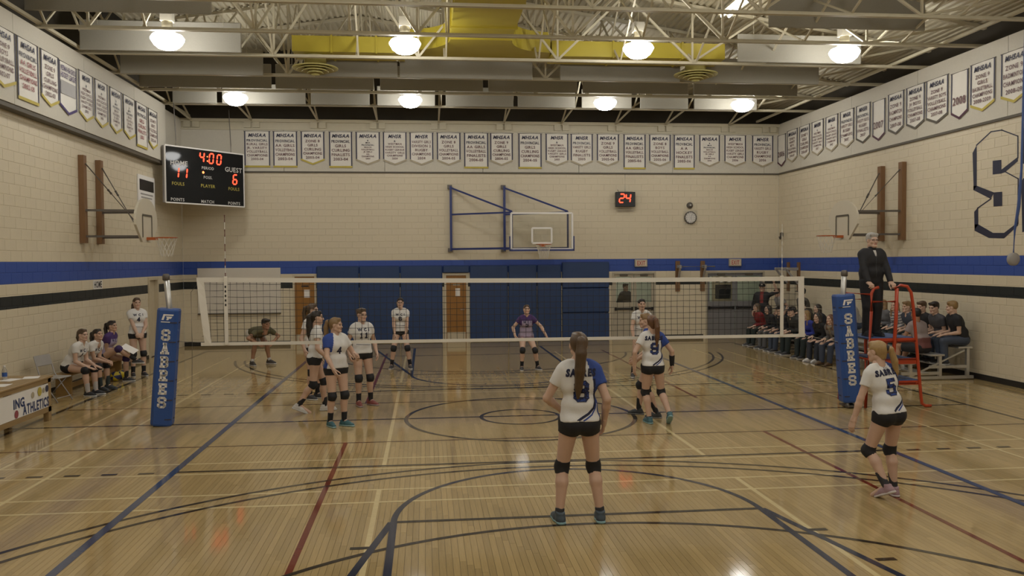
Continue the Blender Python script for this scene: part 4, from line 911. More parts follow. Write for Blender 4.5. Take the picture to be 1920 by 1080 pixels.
# ---- referee stand
t = thing('referee_stand', 'red tubular referee stand with blue padded steps', 'referee stand', (6.25, .35, 0)); r = .026
def tb(nm, pts, rr=r, mat=None): m = MB(); m.tube(pts, rr, 10); return m.build(nm, mat or M_REDP, t, True)
for y in (-.12, .78):
    if y > 0: tb('side_rail', [(6.6, y, 1.15), (6.72, y, .2), (6.74, y, .07), (6.80, y, .03), (6.9, y, .03)])
    else: tb('side_rail', [(6.24, y, 2.0), (6.34, y, 2.05), (6.46, y, 2.03), (6.53, y, 1.93), (6.57, y, 1.7), (6.72, y, .2), (6.74, y, .07), (6.80, y, .03), (6.9, y, .03)])
    tb('leg', [(5.84, y, 1.62), (5.84, y, 1.92), (5.88, y, 2.0), (5.96, y, 2.02)] if y < 0 else [(5.84, y, .02), (5.84, y, 1.9)])
    tb('leg', [(6.24, y, .02), (6.24, y, 1.0), (6.27, y, 1.5), (6.28, y, 2.0)], .03)
    tb('leg', [(5.75, y, .02), (5.84, y, 1.62)])
    tb('cross_rail', [(5.84, y, 1.78), (6.28, y, 1.78)], .02)
    for z in (.42, .82, 1.12): tb('cross_rail', [(5.8, y, z), (6.62, y, z)], .018)
for x, z in ((5.84, 1.9), (6.28, 1.1), (5.8, .82), (6.66, .42), (6.6, 1.12), (6.24, .3)): tb('tie_rail', [(x, -.12, z), (x, .78, z)], .018)
for nm, x0, x1, z in (('platform', 5.82, 6.6, 1.165), ('step', 6.05, 6.66, .80), ('step', 6.3, 6.7, .45)):
    m = MB(); m.bbox(((x0+x1)/2, .33, z), (x1-x0, .84, .035), .01); q = m.build(nm, mk('blue_tread', (.035, .075, .20), rough=.6), t)
    m = MB(); m.box(((x0+x1)/2, -.10, z-.03), (x1-x0, .03, .07)); m.build('edge', M_REDP, q)

# ---- bleachers
t = thing('bleachers', 'low aluminium three tier bleachers along the side wall', 'bleachers', (8.9, 6.5, 0)); by0, by1 = 2.8, 10.6
TIER = [(8.12, 8.42, .37), (8.76, 9.06, .53), (9.36, 9.66, .68)]
for x0, x1, z in TIER:
    m = MB(); m.bbox(((x0+x1)/2, (by0+by1)/2, z-.02), (x1-x0, by1-by0, .04), .008); m.build('seat_plank', M_ALU, t)
for x0, x1, z in ((8.46, 8.72, .17), (9.08, 9.33, .30)): m = MB(); m.bbox(((x0+x1)/2, (by0+by1)/2, z-.02), (x1-x0, by1-by0, .04), .008); m.build('foot_plank', M_ALU, t)
for y in np.linspace(by0+.04, by1-.04, 5):
    for x0, x1, z in TIER:
        m = MB(); m.bar((x1-.09, y, .03), (x1-.09, y, z-.04), .06); m.build('post', M_ALU, t)
    for xa_, xb_, z in ((8.15, 8.98, .14), (8.75, 9.6, .27), (8.15, 9.7, .05)): m = MB(); m.bar((xa_, y, z), (xb_, y, z), .05, .06); m.build('crossbar', M_ALU, t)
    m = MB(); m.bar((8.3, y, .06), (9.5, y, .6), .03); m.build('brace', M_ALU, t)

# ---- scorer's table and its things
M_TABLE = mk('pine_table', (.33, .22, .10), rough=.4, var=.15, scale=4, stretch=(6, .8, 6))
t = thing('score_table', 'pine scorers table with a painted sign on its front', 'table', (-7.78, -.4, 0)); ty0, ty1 = -1.7, .78
m = MB(); m.bbox((-7.80, (ty0+ty1)/2, .70), (.72, ty1-ty0, .035), .008); m.build('tabletop', M_TABLE, t)
for y in (ty0+.1, ty1-.1):
    for x in (-7.5, -8.1): m = MB(); m.box((x, y, .34), (.08, .1, .68)); m.build('leg', M_TABLE, t)
m = MB(); m.box((-7.475, (ty0+ty1)/2, .65), (.03, ty1-ty0-.05, .065)); m.box((-7.475, (ty0+ty1)/2, .19), (.03, ty1-ty0-.05, .08)); m.build('apron', M_TABLE, t)
m = MB(); m.box((-7.47, (ty0+ty1)/2-.04, .42), (.02, ty1-ty0-.22, .37)); sg = m.build('sign_board', M_PAPER, t)
fx = -7.457
m = MB(); put_text(m, 'ATHLETICS', (fx, .22, .255), Y3, Z3, .14, bold=.04, width=.86); put_text(m, 'ING', (fx, -.33, .385), Y3, Z3, .13, bold=.04); m.build('lettering', mk('sign_blue', (.03, .05, .14), rough=.6), sg)
RXm = Matrix.Rotation(math.pi/2, 3, 'Y')
for y, z, rr, col, nm in ((-.42, .30, .06, 'red', 'painted_ball'), (.33, .52, .07, 'yel', 'painted_sun'), (.10, .5, .05, 'tan', 'painted_ball'), (.58, .53, .055, 'nav', 'painted_ball'), (.46, .52, .04, 'tan', 'painted_ball')):
    m = MB(); m.lathe((fx, y, z), [(0, .002), (rr, .002)], 16, RXm); m.build(nm, {'red': M_RED, 'yel': M_YEL, 'tan': M_TAN, 'nav': M_NAVY}[col], sg)
for i, (x, y, rz, lab) in enumerate(((-7.7, -.35, .1, 'sheet of white paper on the scorers table end'), (-7.85, .25, -.25, 'score sheet lying beside the water bottle'), (-7.65, .5, .3, 'folded white paper near the table corner'))):
    m = MB(); m.box((x, y, .719), (.22, .3, .002), rz); o = m.build('paper_sheet', M_PAPER, None, org=(x, y, .718)); tag(o, lab, 'paper')
t = thing('water_bottle', 'clear plastic water bottle standing on the scorers table', 'bottle', (-7.95, .30, .7175)); c = Vector((-7.95, .30, .7175))
m = MB(); m.lathe(c, [(0, 0), (.034, .0), (.036, .02), (.036, .13), (.03, .15), (.014, .185), (.014, .2)], 16); m.build('body', mk('clear_plastic', (.85, .86, .84), rough=.1, trans=.8), t, True)
m = MB(); m.lathe(c, [(.016, .198), (.016, .22), (0, .22)], 12); m.build('cap', M_PAPER, t); m = MB(); m.lathe(c, [(.0368, .05), (.0368, .11)], 16); m.build('label_band', M_BLUEV, t)
# folding chair
def folding_chair(c, rz, label):
    t = thing('folding_chair', label, 'chair', c); R = Matrix.Rotation(rz, 3, 'Z'); q = lambda a, b, z: Vector(c)+R@Vector((a, b, z))   # +b = facing
    for s in (-.21, .21):
        m = MB(); m.tube([q(s, .22, .01), q(s, -.12, .5), q(s, -.22, .84)], .012, 8); m.build('front_leg', M_GREY, t, True)
        m = MB(); m.tube([q(s*.9, -.26, .01), q(s*.9, .14, .44)], .012, 8); m.build('rear_leg', M_GREY, t, True)
    m = MB(); m.bbox(q(0, .04, .445), (.38, .38, .025), .01, rz); m.build('seat', M_GREY, t)
    Rb = R@Matrix.Rotation(math.radians(16), 3, 'X'); m = MB(); m.bbox(q(0, -.19, .75), (.42, .02, .2), .009, M=Rb); m.build('backrest', M_GREY, t)
    for b in (.2, -.23): m = MB(); m.tube([q(-.2, b, .09), q(.2, b, .09)], .009, 6); m.build('stretcher', M_GREY, t)
folding_chair((-8.22, 2.62, 0), -math.pi/2-.2, 'empty grey folding chair between the table and the bench')
# team bench
t = thing('team_bench', 'low wooden bench against the wall under the seated players', 'bench', (-8.3, 4.6, 0)); M_BEN = mk('bench_wood', (.27, .16, .05), rough=.45, var=.18, scale=4, stretch=(6, .8, 6))
m = MB(); m.bbox((-8.3, 4.55, .405), (.32, 3.0, .04), .008); m.build('seat', M_BEN, t)
for y in (3.25, 4.55, 5.85): m = MB(); m.box((-8.3, y, .1925), (.28, .06, .385)); m.build('leg_panel', M_BEN, t)
m = MB(); m.box((-8.3, 4.55, .16), (.04, 2.6, .09)); m.build('stretcher', M_BEN, t)
# volleyballs
def volleyball(c, label, ang):
    t = thing('volleyball', label, 'ball', (c[0], c[1], 0), 'volleyballs under the bench'); R = Matrix.Rotation(ang, 3, 'X')@Matrix.Rotation(ang*1.7, 3, 'Z')
    for k in range(2):
        m = MB()
        for i in range(18):
            if ((i//3) % 2) != k: continue
            a0, a1 = 2*math.pi*i/18, 2*math.pi*(i+1)/18
            for j in range(10):
                b0, b1 = -math.pi/2+math.pi*j/10, -math.pi/2+math.pi*(j+1)/10
                m.add([Vector(c)+R@Vector((math.cos(b)*math.cos(a), math.cos(b)*math.sin(a), math.sin(b)))*.105 for a, b in ((a0, b0), (a1, b0), (a1, b1), (a0, b1))], [(0, 1, 2, 3)])
        m.build('yellow_panels' if k == 0 else 'blue_panels', mk('ball_yellow', (.55, .43, .02), rough=.45) if k == 0 else mk('ball_blue', (.03, .04, .13), rough=.45), t, True)
volleyball((-8.02, 5.42, .106), 'yellow and blue volleyball on the floor under the bench end', .6)
volleyball((-8.05, 5.16, .106), 'yellow volleyball tucked behind the seated players legs', 1.4)

# ================================================================ people: implicit surfaces meshed on a grid
A3 = lambda *v: np.array(v, float)
def nrmz(v): v = np.asarray(v, float); return v/(np.linalg.norm(v)+1e-12)
def C_(a, b, ra, rb=None, k=.02, clips=(), sub=False): return ('c', np.asarray(a, float), np.asarray(b, float), ra, ra if rb is None else rb, k, clips, sub)
def E_(c, r, k=.02, R=None, clips=(), sub=False): return ('e', np.asarray(c, float), np.asarray(r, float), np.eye(3) if R is None else R, 0, k, clips, sub)
def sdf_mesh(prims, h, clips=(), wr=0):
    lo = np.min([np.minimum(p[1], p[2])-max(p[3], p[4]) if p[0] == 'c' else p[1]-max(p[2]) for p in prims if not p[7]], axis=0)-3*h
    hi = np.max([np.maximum(p[1], p[2])+max(p[3], p[4]) if p[0] == 'c' else p[1]+max(p[2]) for p in prims if not p[7]], axis=0)+3*h
    n = np.ceil((hi-lo)/h).astype(int)+1; ax = [lo[i]+h*np.arange(n[i]) for i in range(3)]
    F = np.full(n, .2, np.float32)
    for p in prims:
        k = p[5]
        if p[0] == 'c': a, b, ra, rb = p[1:5]; m0, m1 = np.minimum(a, b)-max(ra, rb), np.maximum(a, b)+max(ra, rb)
        else: m0, m1 = p[1]-max(p[2]), p[1]+max(p[2])
        i0 = np.clip(np.floor((m0-k-4*h-lo)/h).astype(int), 0, n); i1 = np.clip(np.ceil((m1+k+4*h-lo)/h).astype(int)+1, 0, n)
        if (i1 <= i0).any(): continue
        X = ax[0][i0[0]:i1[0], None, None]; Y = ax[1][None, i0[1]:i1[1], None]; Z = ax[2][None, None, i0[2]:i1[2]]
        if p[0] == 'c':
            d = b-a; L2 = max(d@d, 1e-9)
            t = np.clip(((X-a[0])*d[0]+(Y-a[1])*d[1]+(Z-a[2])*d[2])/L2, 0, 1)
            D = np.sqrt((X-a[0]-t*d[0])**2+(Y-a[1]-t*d[1])**2+(Z-a[2]-t*d[2])**2)-(ra+(rb-ra)*t)
        else:
            c, r, R = p[1], p[2], p[3]
            q = [((X-c[0])*R[i][0]+(Y-c[1])*R[i][1]+(Z-c[2])*R[i][2])/r[i] for i in range(3)]
            q0 = np.sqrt(q[0]**2+q[1]**2+q[2]**2); q1 = np.sqrt((q[0]/r[0])**2+(q[1]/r[1])**2+(q[2]/r[2])**2)+1e-9
            D = q0*(q0-1)/q1
        for pt, nn in p[6]: D = np.maximum(D, (X-pt[0])*nn[0]+(Y-pt[1])*nn[1]+(Z-pt[2])*nn[2])
        S = F[i0[0]:i1[0], i0[1]:i1[1], i0[2]:i1[2]]
        if p[7]:
            D = -D; hh = np.maximum(k-np.abs(S-D), 0)/max(k, 1e-6); S[...] = np.maximum(S, D)+hh*hh*k*.25
        else: hh = np.maximum(k-np.abs(S-D), 0)/max(k, 1e-6); S[...] = np.minimum(S, D)-hh*hh*k*.25
    X, Y, Z = ax[0][:, None, None], ax[1][None, :, None], ax[2][None, None, :]
    if wr: F += wr*np.sin(31*X+9*Y+17*Z)*np.sin(13*Z-21*Y+6*X)
    for pt, nn in clips: F = np.maximum(F, (X-pt[0])*nn[0]+(Y-pt[1])*nn[1]+(Z-pt[2])*nn[2])
    F[0] = F[-1] = .2; F[:, 0] = F[:, -1] = .2; F[:, :, 0] = F[:, :, -1] = .2
    # surface nets
    ins = F < 0; cs = [(i, j, k) for i in (0, 1) for j in (0, 1) for k in (0, 1)]
    def sub(A, c): return A[c[0]:n[0]-1+c[0], c[1]:n[1]-1+c[1], c[2]:n[2]-1+c[2]]
    cnt = sum(sub(ins, c).astype(np.int8) for c in cs); act = (cnt > 0) & (cnt < 8); idx = np.argwhere(act)
    if len(idx) == 0: return np.zeros((0, 3)), []
    val = {c: F[idx[:, 0]+c[0], idx[:, 1]+c[1], idx[:, 2]+c[2]] for c in cs}; acc = np.zeros((len(idx), 3)); w = np.zeros(len(idx))
    for c in cs:
        for a in range(3):
            if c[a]: continue
            e = list(c); e[a] = 1; e = tuple(e); v0, v1 = val[c], val[e]; s = (v0 < 0) != (v1 < 0)
            t = np.where(s, v0/np.where(s, v0-v1, 1), 0); q = np.tile(np.array(c, float), (len(idx), 1)); q[:, a] = t
            acc += q*s[:, None]; w += s
    V = lo+h*(idx+acc/w[:, None]); num = -np.ones(act.shape, int); num[act] = np.arange(len(idx)); Fs = []
    for a in range(3):
        b, c = (a+1) % 3, (a+2) % 3; sl0 = [slice(None)]*3; sl1 = [slice(None)]*3; sl0[a] = slice(0, -1); sl1[a] = slice(1, None)
        i0, i1 = ins[tuple(sl0)], ins[tuple(sl1)]
        for fwd in (True, False):
            e = np.argwhere(i0 & ~i1) if fwd else np.argwhere(~i0 & i1)
            if len(e) == 0: continue
            q = []
            for db, dc in ((0, 0), (-1, 0), (-1, -1), (0, -1)):
                g = e.copy(); g[:, b] += db; g[:, c] += dc; q.append(num[g[:, 0], g[:, 1], g[:, 2]])
            q = np.stack(q, 1); Fs.append(q if not fwd else q)
            if not fwd: Fs[-1] = q[:, ::-1]
    return V, np.concatenate(Fs)
def np_mesh(name, V, F, mats, parent, slots=None, org=None):
    off = np.array(ORG[parent.name]) if parent is not None else np.array(org); me = bpy.data.meshes.new(name)
    me.vertices.add(len(V)); me.vertices.foreach_set('co', (V-off).astype(np.float32).ravel())
    me.loops.add(F.size); me.loops.foreach_set('vertex_index', F.astype(np.int32).ravel()); me.polygons.add(len(F))
    me.polygons.foreach_set('loop_start', np.arange(0, F.size, 4, dtype=np.int32)); me.polygons.foreach_set('use_smooth', np.ones(len(F), bool))
    for m in mats: me.materials.append(m)
    if slots is not None: me.polygons.foreach_set('material_index', np.asarray(slots, np.int32))
    me.update(calc_edges=True); me.validate()
    return link(bpy.data.objects.new(name, me), parent, off)

# ---- templates
def head_template(male):
    p = [E_((0, -.012, .145), (.075, .093, .083), .03), E_((0, .022, .085), (.058, .068, .085), .03)]
    for s in (-1, 1):
        p += [C_((s*.046, .0, .055), (s*.012, .062, .022), .026, .022 if not male else .025, .02), C_((s*.036, .058, .085), (s*.038, .06, .087), .024, None, .02), E_((s*.074, -.006, .108), (.011, .02, .032), .008)]
    p += [C_((-.014, .07, .022), (.014, .07, .022), .020 if not male else .024, None, .015), C_((-.038, .078, .135), (.038, .078, .135), .010 if not male else .013, None, .015), E_((0, .086, .053), (.024, .011, .011), .008)]
    for s in (-1, 1): p += [E_((s*.031, .096, .117), (.018, .014, .011), .012, sub=True)]
    for s in (-1, 1): p += [E_((s*.031, .074, .116), (.0135, .0135, .0135), .003)]
    p += [C_((0, .085, .115), (0, .101, .084), .008, .0125, .012), E_((0, .098, .062), (.02, .008, .003), .004, sub=True)]
    r = .052 if not male else .062
    p += [C_((0, -.022, .07), (0, -.03, -.10), r, r+.004, .02)]
    V, F = sdf_mesh(p, .0052); c = V[F].mean(1); x, y, z = np.abs(c[:, 0]), c[:, 1], c[:, 2]; sl = np.zeros(len(F), int)
    sl[(np.abs(x-.031) < .015) & (np.abs(z-.117) < .0068) & (y > .06)] = 3
    sl[(np.abs(x-.034) < .021) & (np.abs(z-.1365) < .0045) & (y > .05)] = 2
    sl[(x < .022) & (np.abs(z-.054) < .0078) & (y > .07)] = 1
    return V, F, sl
def hand_template(curl, spread=0.0):
    """right hand: wrist at 0, fingers +z, palm faces +y, thumb -x"""
    p = [C_((-.012, 0, -.03), (-.014, 0, .01), .024, .025, .012), C_((.012, 0, -.03), (.014, 0, .01), .022, .024, .012)]
    for i, (x, L, z0) in enumerate(((-.030, .070, .088), (-.0105, .078, .092), (.0095, .073, .089), (.028, .058, .080))):
        p.append(C_((x*.6, 0, .01), (x, 0, z0), .017, .0125, .010)); a = A3(x, 0, z0); ang = 0
        for j, (f, r) in enumerate(((.45, .0092), (.30, .0085), (.25, .0075))):
            ang += curl*(.75, 1.0, .7)[j]; b = a+A3(spread*x*.2, math.sin(ang), math.cos(ang))*L*f; p.append(C_(a, b, r, r*.93, .004)); a = b
    a = A3(-.03, .008, .02); b = A3(-.052, .02, .055); c = b+A3(-.012+.012*curl, .012+.01*curl, .032); d = c+A3(.004*curl, .012*curl+.004, .026)
    p += [C_((-.01, .004, 0), a, .02, .016, .012), C_(a, b, .0155, .0115, .008), C_(b, c, .0108, .0095, .003), C_(c, d, .0095, .008, .003)]
    return sdf_mesh(p, .0048)
HEADS = {m: head_template(m) for m in (False, True)}
HANDS = {k: hand_template(v) for k, v in (('relax', .45), ('flat', .12), ('grip', 1.15), ('clasp', .8))}
def shoe_template():
    up = [C_((0, -.045, .035), (0, .05, .035), .040, .042, .02), C_((0, .05, .033), (0, .155, .026), .044, .034, .02), C_((0, -.022, .05), (0, -.022, .10), .043, .042, .02), C_((0, .0, .075), (0, .09, .05), .034, .034, .02)]
    so = [C_((0, -.05, .012), (.002, .05, .012), .042, .042, .02), C_((0, .05, .012), (.004, .165, .012), .046, .037, .02)]
    return sdf_mesh(up, .007, clips=[(A3(0, 0, .016), A3(0, 0, -1)), (A3(0, 0, .115), A3(0, -.3, 1))]), sdf_mesh(so, .007, clips=[(A3(0, 0, .001), A3(0, 0, -1)), (A3(0, 0, .026), A3(0, 0, 1))])
SHOE = shoe_template(); SHOE_ME = {}

SKIN = {'fair': (.56, .37, .275), 'mid': (.47, .295, .205), 'tan': (.34, .18, .105)}
def skin_mat(k): return mk('skin_'+k, SKIN[k], rough=.5, var=.05, scale=12)
HAIRC = {'brown': (.085, .05, .025), 'dark': (.022, .015, .011), 'blond': (.34, .22, .09), 'auburn': (.13, .06, .028), 'light': (.22, .135, .06), 'black': (.012, .011, .011), 'grey': (.38, .36, .33), 'sand': (.26, .16, .06)}
def hair_mat(k): return mk('hair_'+k, HAIRC[k], rough=.42, var=.35, scale=30, stretch=(3, 3, .5))
def cloth(rgb, rough=.75): return mk('cloth_%02d_%02d_%02d' % tuple(int(c*99) for c in rgb), rgb, rough=rough, var=.07, scale=10, bump=.15, bscale=60)
M_LIP, M_EYE = mk('lips', (.36, .12, .10), rough=.4), mk('eyes', (.04, .03, .025), rough=.2)
def ik(a, t, l1, l2, pole):
    d = t-a; L = np.linalg.norm(d); L = min(max(L, abs(l1-l2)+.01), .998*(l1+l2)); d = nrmz(d); x = (l1*l1-l2*l2+L*L)/(2*L); hh = math.sqrt(max(l1*l1-x*x, 1e-6))
    pole = np.asarray(pole, float); pole = nrmz(pole-d*(pole@d)); return a+d*x+pole*hh, a+d*L
def rotm(axis, deg): return np.array(Matrix.Rotation(math.radians(deg), 3, axis))
def project_text(V2, F2, bvh, base, ex, ey, nr, off=.005):
    bm = bmesh.new(); vs = [bm.verts.new((a, b, 0)) for a, b in V2]
    for f in F2:
        try: bm.faces.new([vs[i] for i in f])
        except ValueError: pass
    bmesh.ops.triangulate(bm, faces=bm.faces[:])
    for _ in range(4):
        E = [e for e in bm.edges if e.calc_length() > .03]
        if not E: break
        bmesh.ops.subdivide_edges(bm, edges=E, cuts=1); bmesh.ops.triangulate(bm, faces=[f for f in bm.faces if len(f.verts) > 3])
    bm.verts.index_update(); out = []
    for v in bm.verts:
        q = Vector(base+ex*v.co.x+ey*v.co.y); hit, hn, _, _ = bvh.ray_cast(q+Vector(nr)*.35, -Vector(nr), .7)
        if hit is None: hit = q
        out.append(hit+Vector(nr)*off)
    F = [tuple(v.index for v in f.verts) for f in bm.faces]; bm.free(); return out, F

def person(label, loc, yaw, H=1.68, male=False, vox=.013, skin='fair', hair='brown', style='pony', group=None, pose=None, top=None, bottom=None, pads=None, socks=None, shoes=(.04, .04, .045), sole=(.6, .58, .55), cap=None, glasses=False, pony=None, extras=None, build=1.0):
    """loc = ground point under the pelvis; yaw 0 faces +Y (away from the camera), 180 faces the camera"""
    P = dict(pelvis=(0, 0, .94), lean=0, bend=.5, roll=0, twist=0, head=(0, 0, 0), footL=(-.10, 0, 0, 5, 0), footR=(.10, 0, 0, -5, 0), handL=(-.25, .03, .90), handR=(.25, .03, .90),
             poleL=(-.4, -1, 0), poleR=(.4, -1, 0), kneeL=(-.1, 1, 0), kneeR=(.1, 1, 0), hL='relax', hR='relax', dirL=None, dirR=None, palmL=None, palmR=None)
    P.update(pose or {}); s = H/1.735; loc = np.array(loc, float); G = rotm('Z', yaw)
    def w(v): return loc+G@(np.asarray(v, float)*s)
    pel = np.array(P['pelvis'], float)
    Rp = rotm('X', -P['lean']*P['bend'])@rotm('Y', P['roll']*.5); Rc = rotm('Z', P['twist'])@rotm('X', -P['lean'])@rotm('Y', P['roll'])
    Up, Uc = Rp[:, 2], Rc[:, 2]; waist = pel+Up*.14; chest = waist+nrmz(Up+Uc)*.06+Uc*.12; neck = chest+Uc*.19
    hp = neck+nrmz(Uc+A3(0, .25, .8))*.055
    sw, hw = (.142, .088) if not male else (.166, .088); b_ = build*(1.0 if not male else 1.1)
    Rr, Fc = Rc[:, 0], Rc[:, 1]; Rpl, Fp = Rp[:, 0], Rp[:, 1]
    sh = {-1: neck-Uc*.062-Rr*(sw+.012), 1: neck-Uc*.062+Rr*(sw+.012)}; hip = {-1: pel-Rpl*hw-Up*.02, 1: pel+Rpl*hw-Up*.02}
    J = {}
    for sd, c in ((-1, 'L'), (1, 'R')):
        fx, fy, fz, fyaw, fpit = P['foot'+c]; foot = A3(fx, fy, fz); Rf = rotm('Z', fyaw)@rotm('X', -fpit); ank = foot+Rf@A3(0, -.0, .085) if fpit == 0 else foot+Rf@A3(0, -.1, .085)+A3(0, .1*math.cos(math.radians(fpit))*0, 0)
        kn, an = ik(hip[sd], ank, .425, .415, P['knee'+c]); el, wr = ik(sh[sd], A3(*P['hand'+c]), .285, .245, P['pole'+c])
        J[sd] = dict(knee=kn, ank=an, Rf=Rf, el=el, wr=wr, foot=foot)
    # ---- body primitives (local coordinates)
    f = b_
    def torso(o=0.0, lo=0.0):
        hf = 1.0 if male else f; q = [C_(pel-Rpl*(.072 if not male else .062)*hf, pel+Rpl*(.072 if not male else .062)*hf, .108*hf+o, None, .04), C_(waist-Rpl*.05*f, waist+Rpl*.05*f, (.088 if not male else .10)*f+o+lo, None, .05), C_(chest-Rr*.062*f, chest+Rr*.062*f, .098*f+o, None, .05),
             C_(chest+Uc*.085-Rr*.085*f, chest+Uc*.085+Rr*.085*f, .085*f+o, None, .04), C_(neck-Uc*.05, neck-Uc*.062-Rr*sw*.92, .054+o*.8, None, .04), C_(neck-Uc*.05, neck-Uc*.062+Rr*sw*.92, .054+o*.8, None, .04)]
        for sd in (-1, 1):
            q.append(E_(pel+Rpl*sd*(.068 if not male else .058)-Fp*.042-Up*.035, A3(.092, .09, .095)*hf+o*.7, .04)); q.append(C_(neck+Uc*.03+Rr*sd*.03, neck-Uc*.02+Rr*sd*sw*.8, .032+o, .04+o, .03))
            if not male: q.append(E_(chest+Fc*.065+Uc*.03+Rr*sd*.062, A3(.058, .058, .062)+o, .04))
        return q
    body = torso(); tf = (.092 if not male else .086)*f
    for sd in (-1, 1):
        j = J[sd]; back = nrmz((hip[sd]-j['knee'])+(j['ank']-j['knee'])) if np.linalg.norm((hip[sd]-j['knee'])+(j['ank']-j['knee'])) > .02 else -Fp
        mid = j['knee']*.68+j['ank']*.32+back*.016
        body += [C_(hip[sd], j['knee'], tf, .056, .03), C_(j['knee'], mid, .053, .057, .02), C_(mid, j['ank'], .056, .035, .02), C_(j['ank'], j['foot']+j['Rf']@A3(0, .12, .035), .033, .028, .02)]
        body += [C_(sh[sd], j['el'], .047*f, .037, .03), C_(j['el'], j['el']*.7+j['wr']*.3, .0375, .0385, .015), C_(j['el']*.7+j['wr']*.3, j['wr'], .0385, .0265, .015)]
    body += [C_(neck-Uc*.02, hp+A3(0, 0, .0), .055, .05, .03)]
    V, F = sdf_mesh(body, vox/s); parts = [(V, F, np.zeros(len(F), int))]
    Rh = rotm('Z', P['head'][0])@rotm('X', -P['head'][1])@rotm('Y', P['head'][2]); hV, hF, hS = HEADS[male]; hs = 1.0 if not male else 1.04
    parts.append((hp+(hV*hs)@Rh.T, hF, hS))
    for sd, c in ((-1, 'L'), (1, 'R')):
        j = J[sd]; d = nrmz(j['wr']-j['el']) if P['dir'+c] is None else nrmz(P['dir'+c]); pn = A3(-sd, .15, 0) if P['palm'+c] is None else np.asarray(P['palm'+c], float); pn = nrmz(pn-d*(pn@d))
        M = np.stack([np.cross(pn, d), pn, d], 1); tV, tF = HANDS[P['h'+c]]; k = .98 if not male else 1.1
        if sd > 0: parts.append((j['wr']+(tV*k)@M.T, tF, np.zeros(len(tF), int)))
        else: parts.append((j['wr']+(tV*k*A3(-1, 1, 1))@M.T, tF[:, ::-1], np.zeros(len(tF), int)))
    off = np.cumsum([0]+[len(p[0]) for p in parts]); V = np.concatenate([p[0] for p in parts]); F = np.concatenate([p[1]+o for p, o in zip(parts, off)]); S = np.concatenate([p[2] for p in parts])
    def tw(V): return loc+(V*s)@G.T
    t = thing('person', label, 'person', loc, group)
    np_mesh('body', tw(V), F, [skin_mat(skin), M_LIP, hair_mat(hair), M_EYE], t, S)
    # ---- clothing
    T = dict(col=(.6, .58, .55), sleeve=.45, hem=.02, o=.013, name='shirt', pattern=None, cols=(), wr=.003, collar=None); T.update(top or {})
    pr = torso(T['o'], .014); o = T['o']; ao = min(o, .016)
    hemc = (pel-Up*T['hem'], -Up) if T['hem'] < .2 else None
    for sd in (-1, 1):
        j = J[sd]
        if T['sleeve'] <= 1:
            e = sh[sd]+(j['el']-sh[sd])*T['sleeve']; d = nrmz(j['el']-sh[sd]); pr.append(C_(sh[sd], j['el'], .048*f+ao, .046+ao, .03, clips=[(e, d)]))
        else:
            e = j['wr']-nrmz(j['wr']-j['el'])*.01; d = nrmz(j['wr']-j['el']); pr += [C_(sh[sd], j['el'], .047*f+ao, .039+ao, .03), C_(j['el'], j['wr'], .040+ao, .031+ao, .02, clips=[(e, d)])]
    cl = [hemc, (neck+Uc*.045, Uc)]
    V, F = sdf_mesh(pr, vox/s*.92, clips=cl, wr=T['wr']); slots = np.zeros(len(F), int)
    if T['pattern']:
        c = V[F].mean(1); d = c-chest; slots = T['pattern'](d@Rr, d@Fc, d@Uc)
    so = np_mesh(T['name'], tw(V), F, [cloth(T['col'])]+[cloth(c) for c in T['cols']], t, slots)
    wV = tw(V); bvh = None
    for (txt, kind, where, hgt, dz, colr, kw) in T.get('text', ()):
        if bvh is None: bvh = BVHTree.FromPolygons([tuple(v) for v in wV], [tuple(q) for q in F])
        back = where == 'back'; nr = G@(-Fc if back else Fc); ex = G@(Rr if back else -Rr); ey = G@Uc
        v2, f2 = (block2d(txt, hgt*s, **kw) if kind == 'block' else (text2d(txt, hgt*s, **kw) if kind == 'text' else (txt, [tuple(range(len(txt)))])))
        if kind == 'poly': v2 = [(a*s, b*s) for a, b in txt]
        o2, f2 = project_text(v2, f2, bvh, w(chest+Uc*dz), ex, ey, nr, .004 if kind != 'poly' else .003)
        m = MB(); m.add(o2, f2); m.build('lettering' if kind != 'poly' else 'stripe', cloth(colr), so)
    B = dict(kind='spandex', col=(.012, .012, .015), o=.008); B.update(bottom or {}); kd = B['kind']; o = B['o']; pr = []
    q = torso(o); pr += [q[0]]+[p for p in q if p[0] == 'e'][::(1 if male else 2)][:2]
    ext = {'spandex': .22, 'shorts': .78, 'trousers': 9}[kd]; wide = {'spandex': 0, 'shorts': .025, 'trousers': .012}[kd]
    for sd in (-1, 1):
        j = J[sd]
        if ext < 1: e = hip[sd]+(j['knee']-hip[sd])*ext; pr.append(C_(hip[sd], j['knee'], tf+o+wide*.6, .056+o+wide*1.4, .03, clips=[(e, nrmz(j['knee']-hip[sd]))]))
        else: e = j['ank']+A3(0, 0, -.03); pr += [C_(hip[sd], j['knee'], tf+o+wide, .062+o+wide, .03), C_(j['knee'], j['ank']+A3(0, 0, -.02), .060+o+wide, .045+o+wide, .02, clips=[(e, nrmz(j['ank']-j['knee']))])]
    V, F = sdf_mesh(pr, vox/s, clips=[(waist+Up*.0, Up)]); np_mesh({'spandex': 'shorts', 'shorts': 'shorts', 'trousers': 'trousers'}[kd], tw(V), F, [cloth(B['col'])], t)
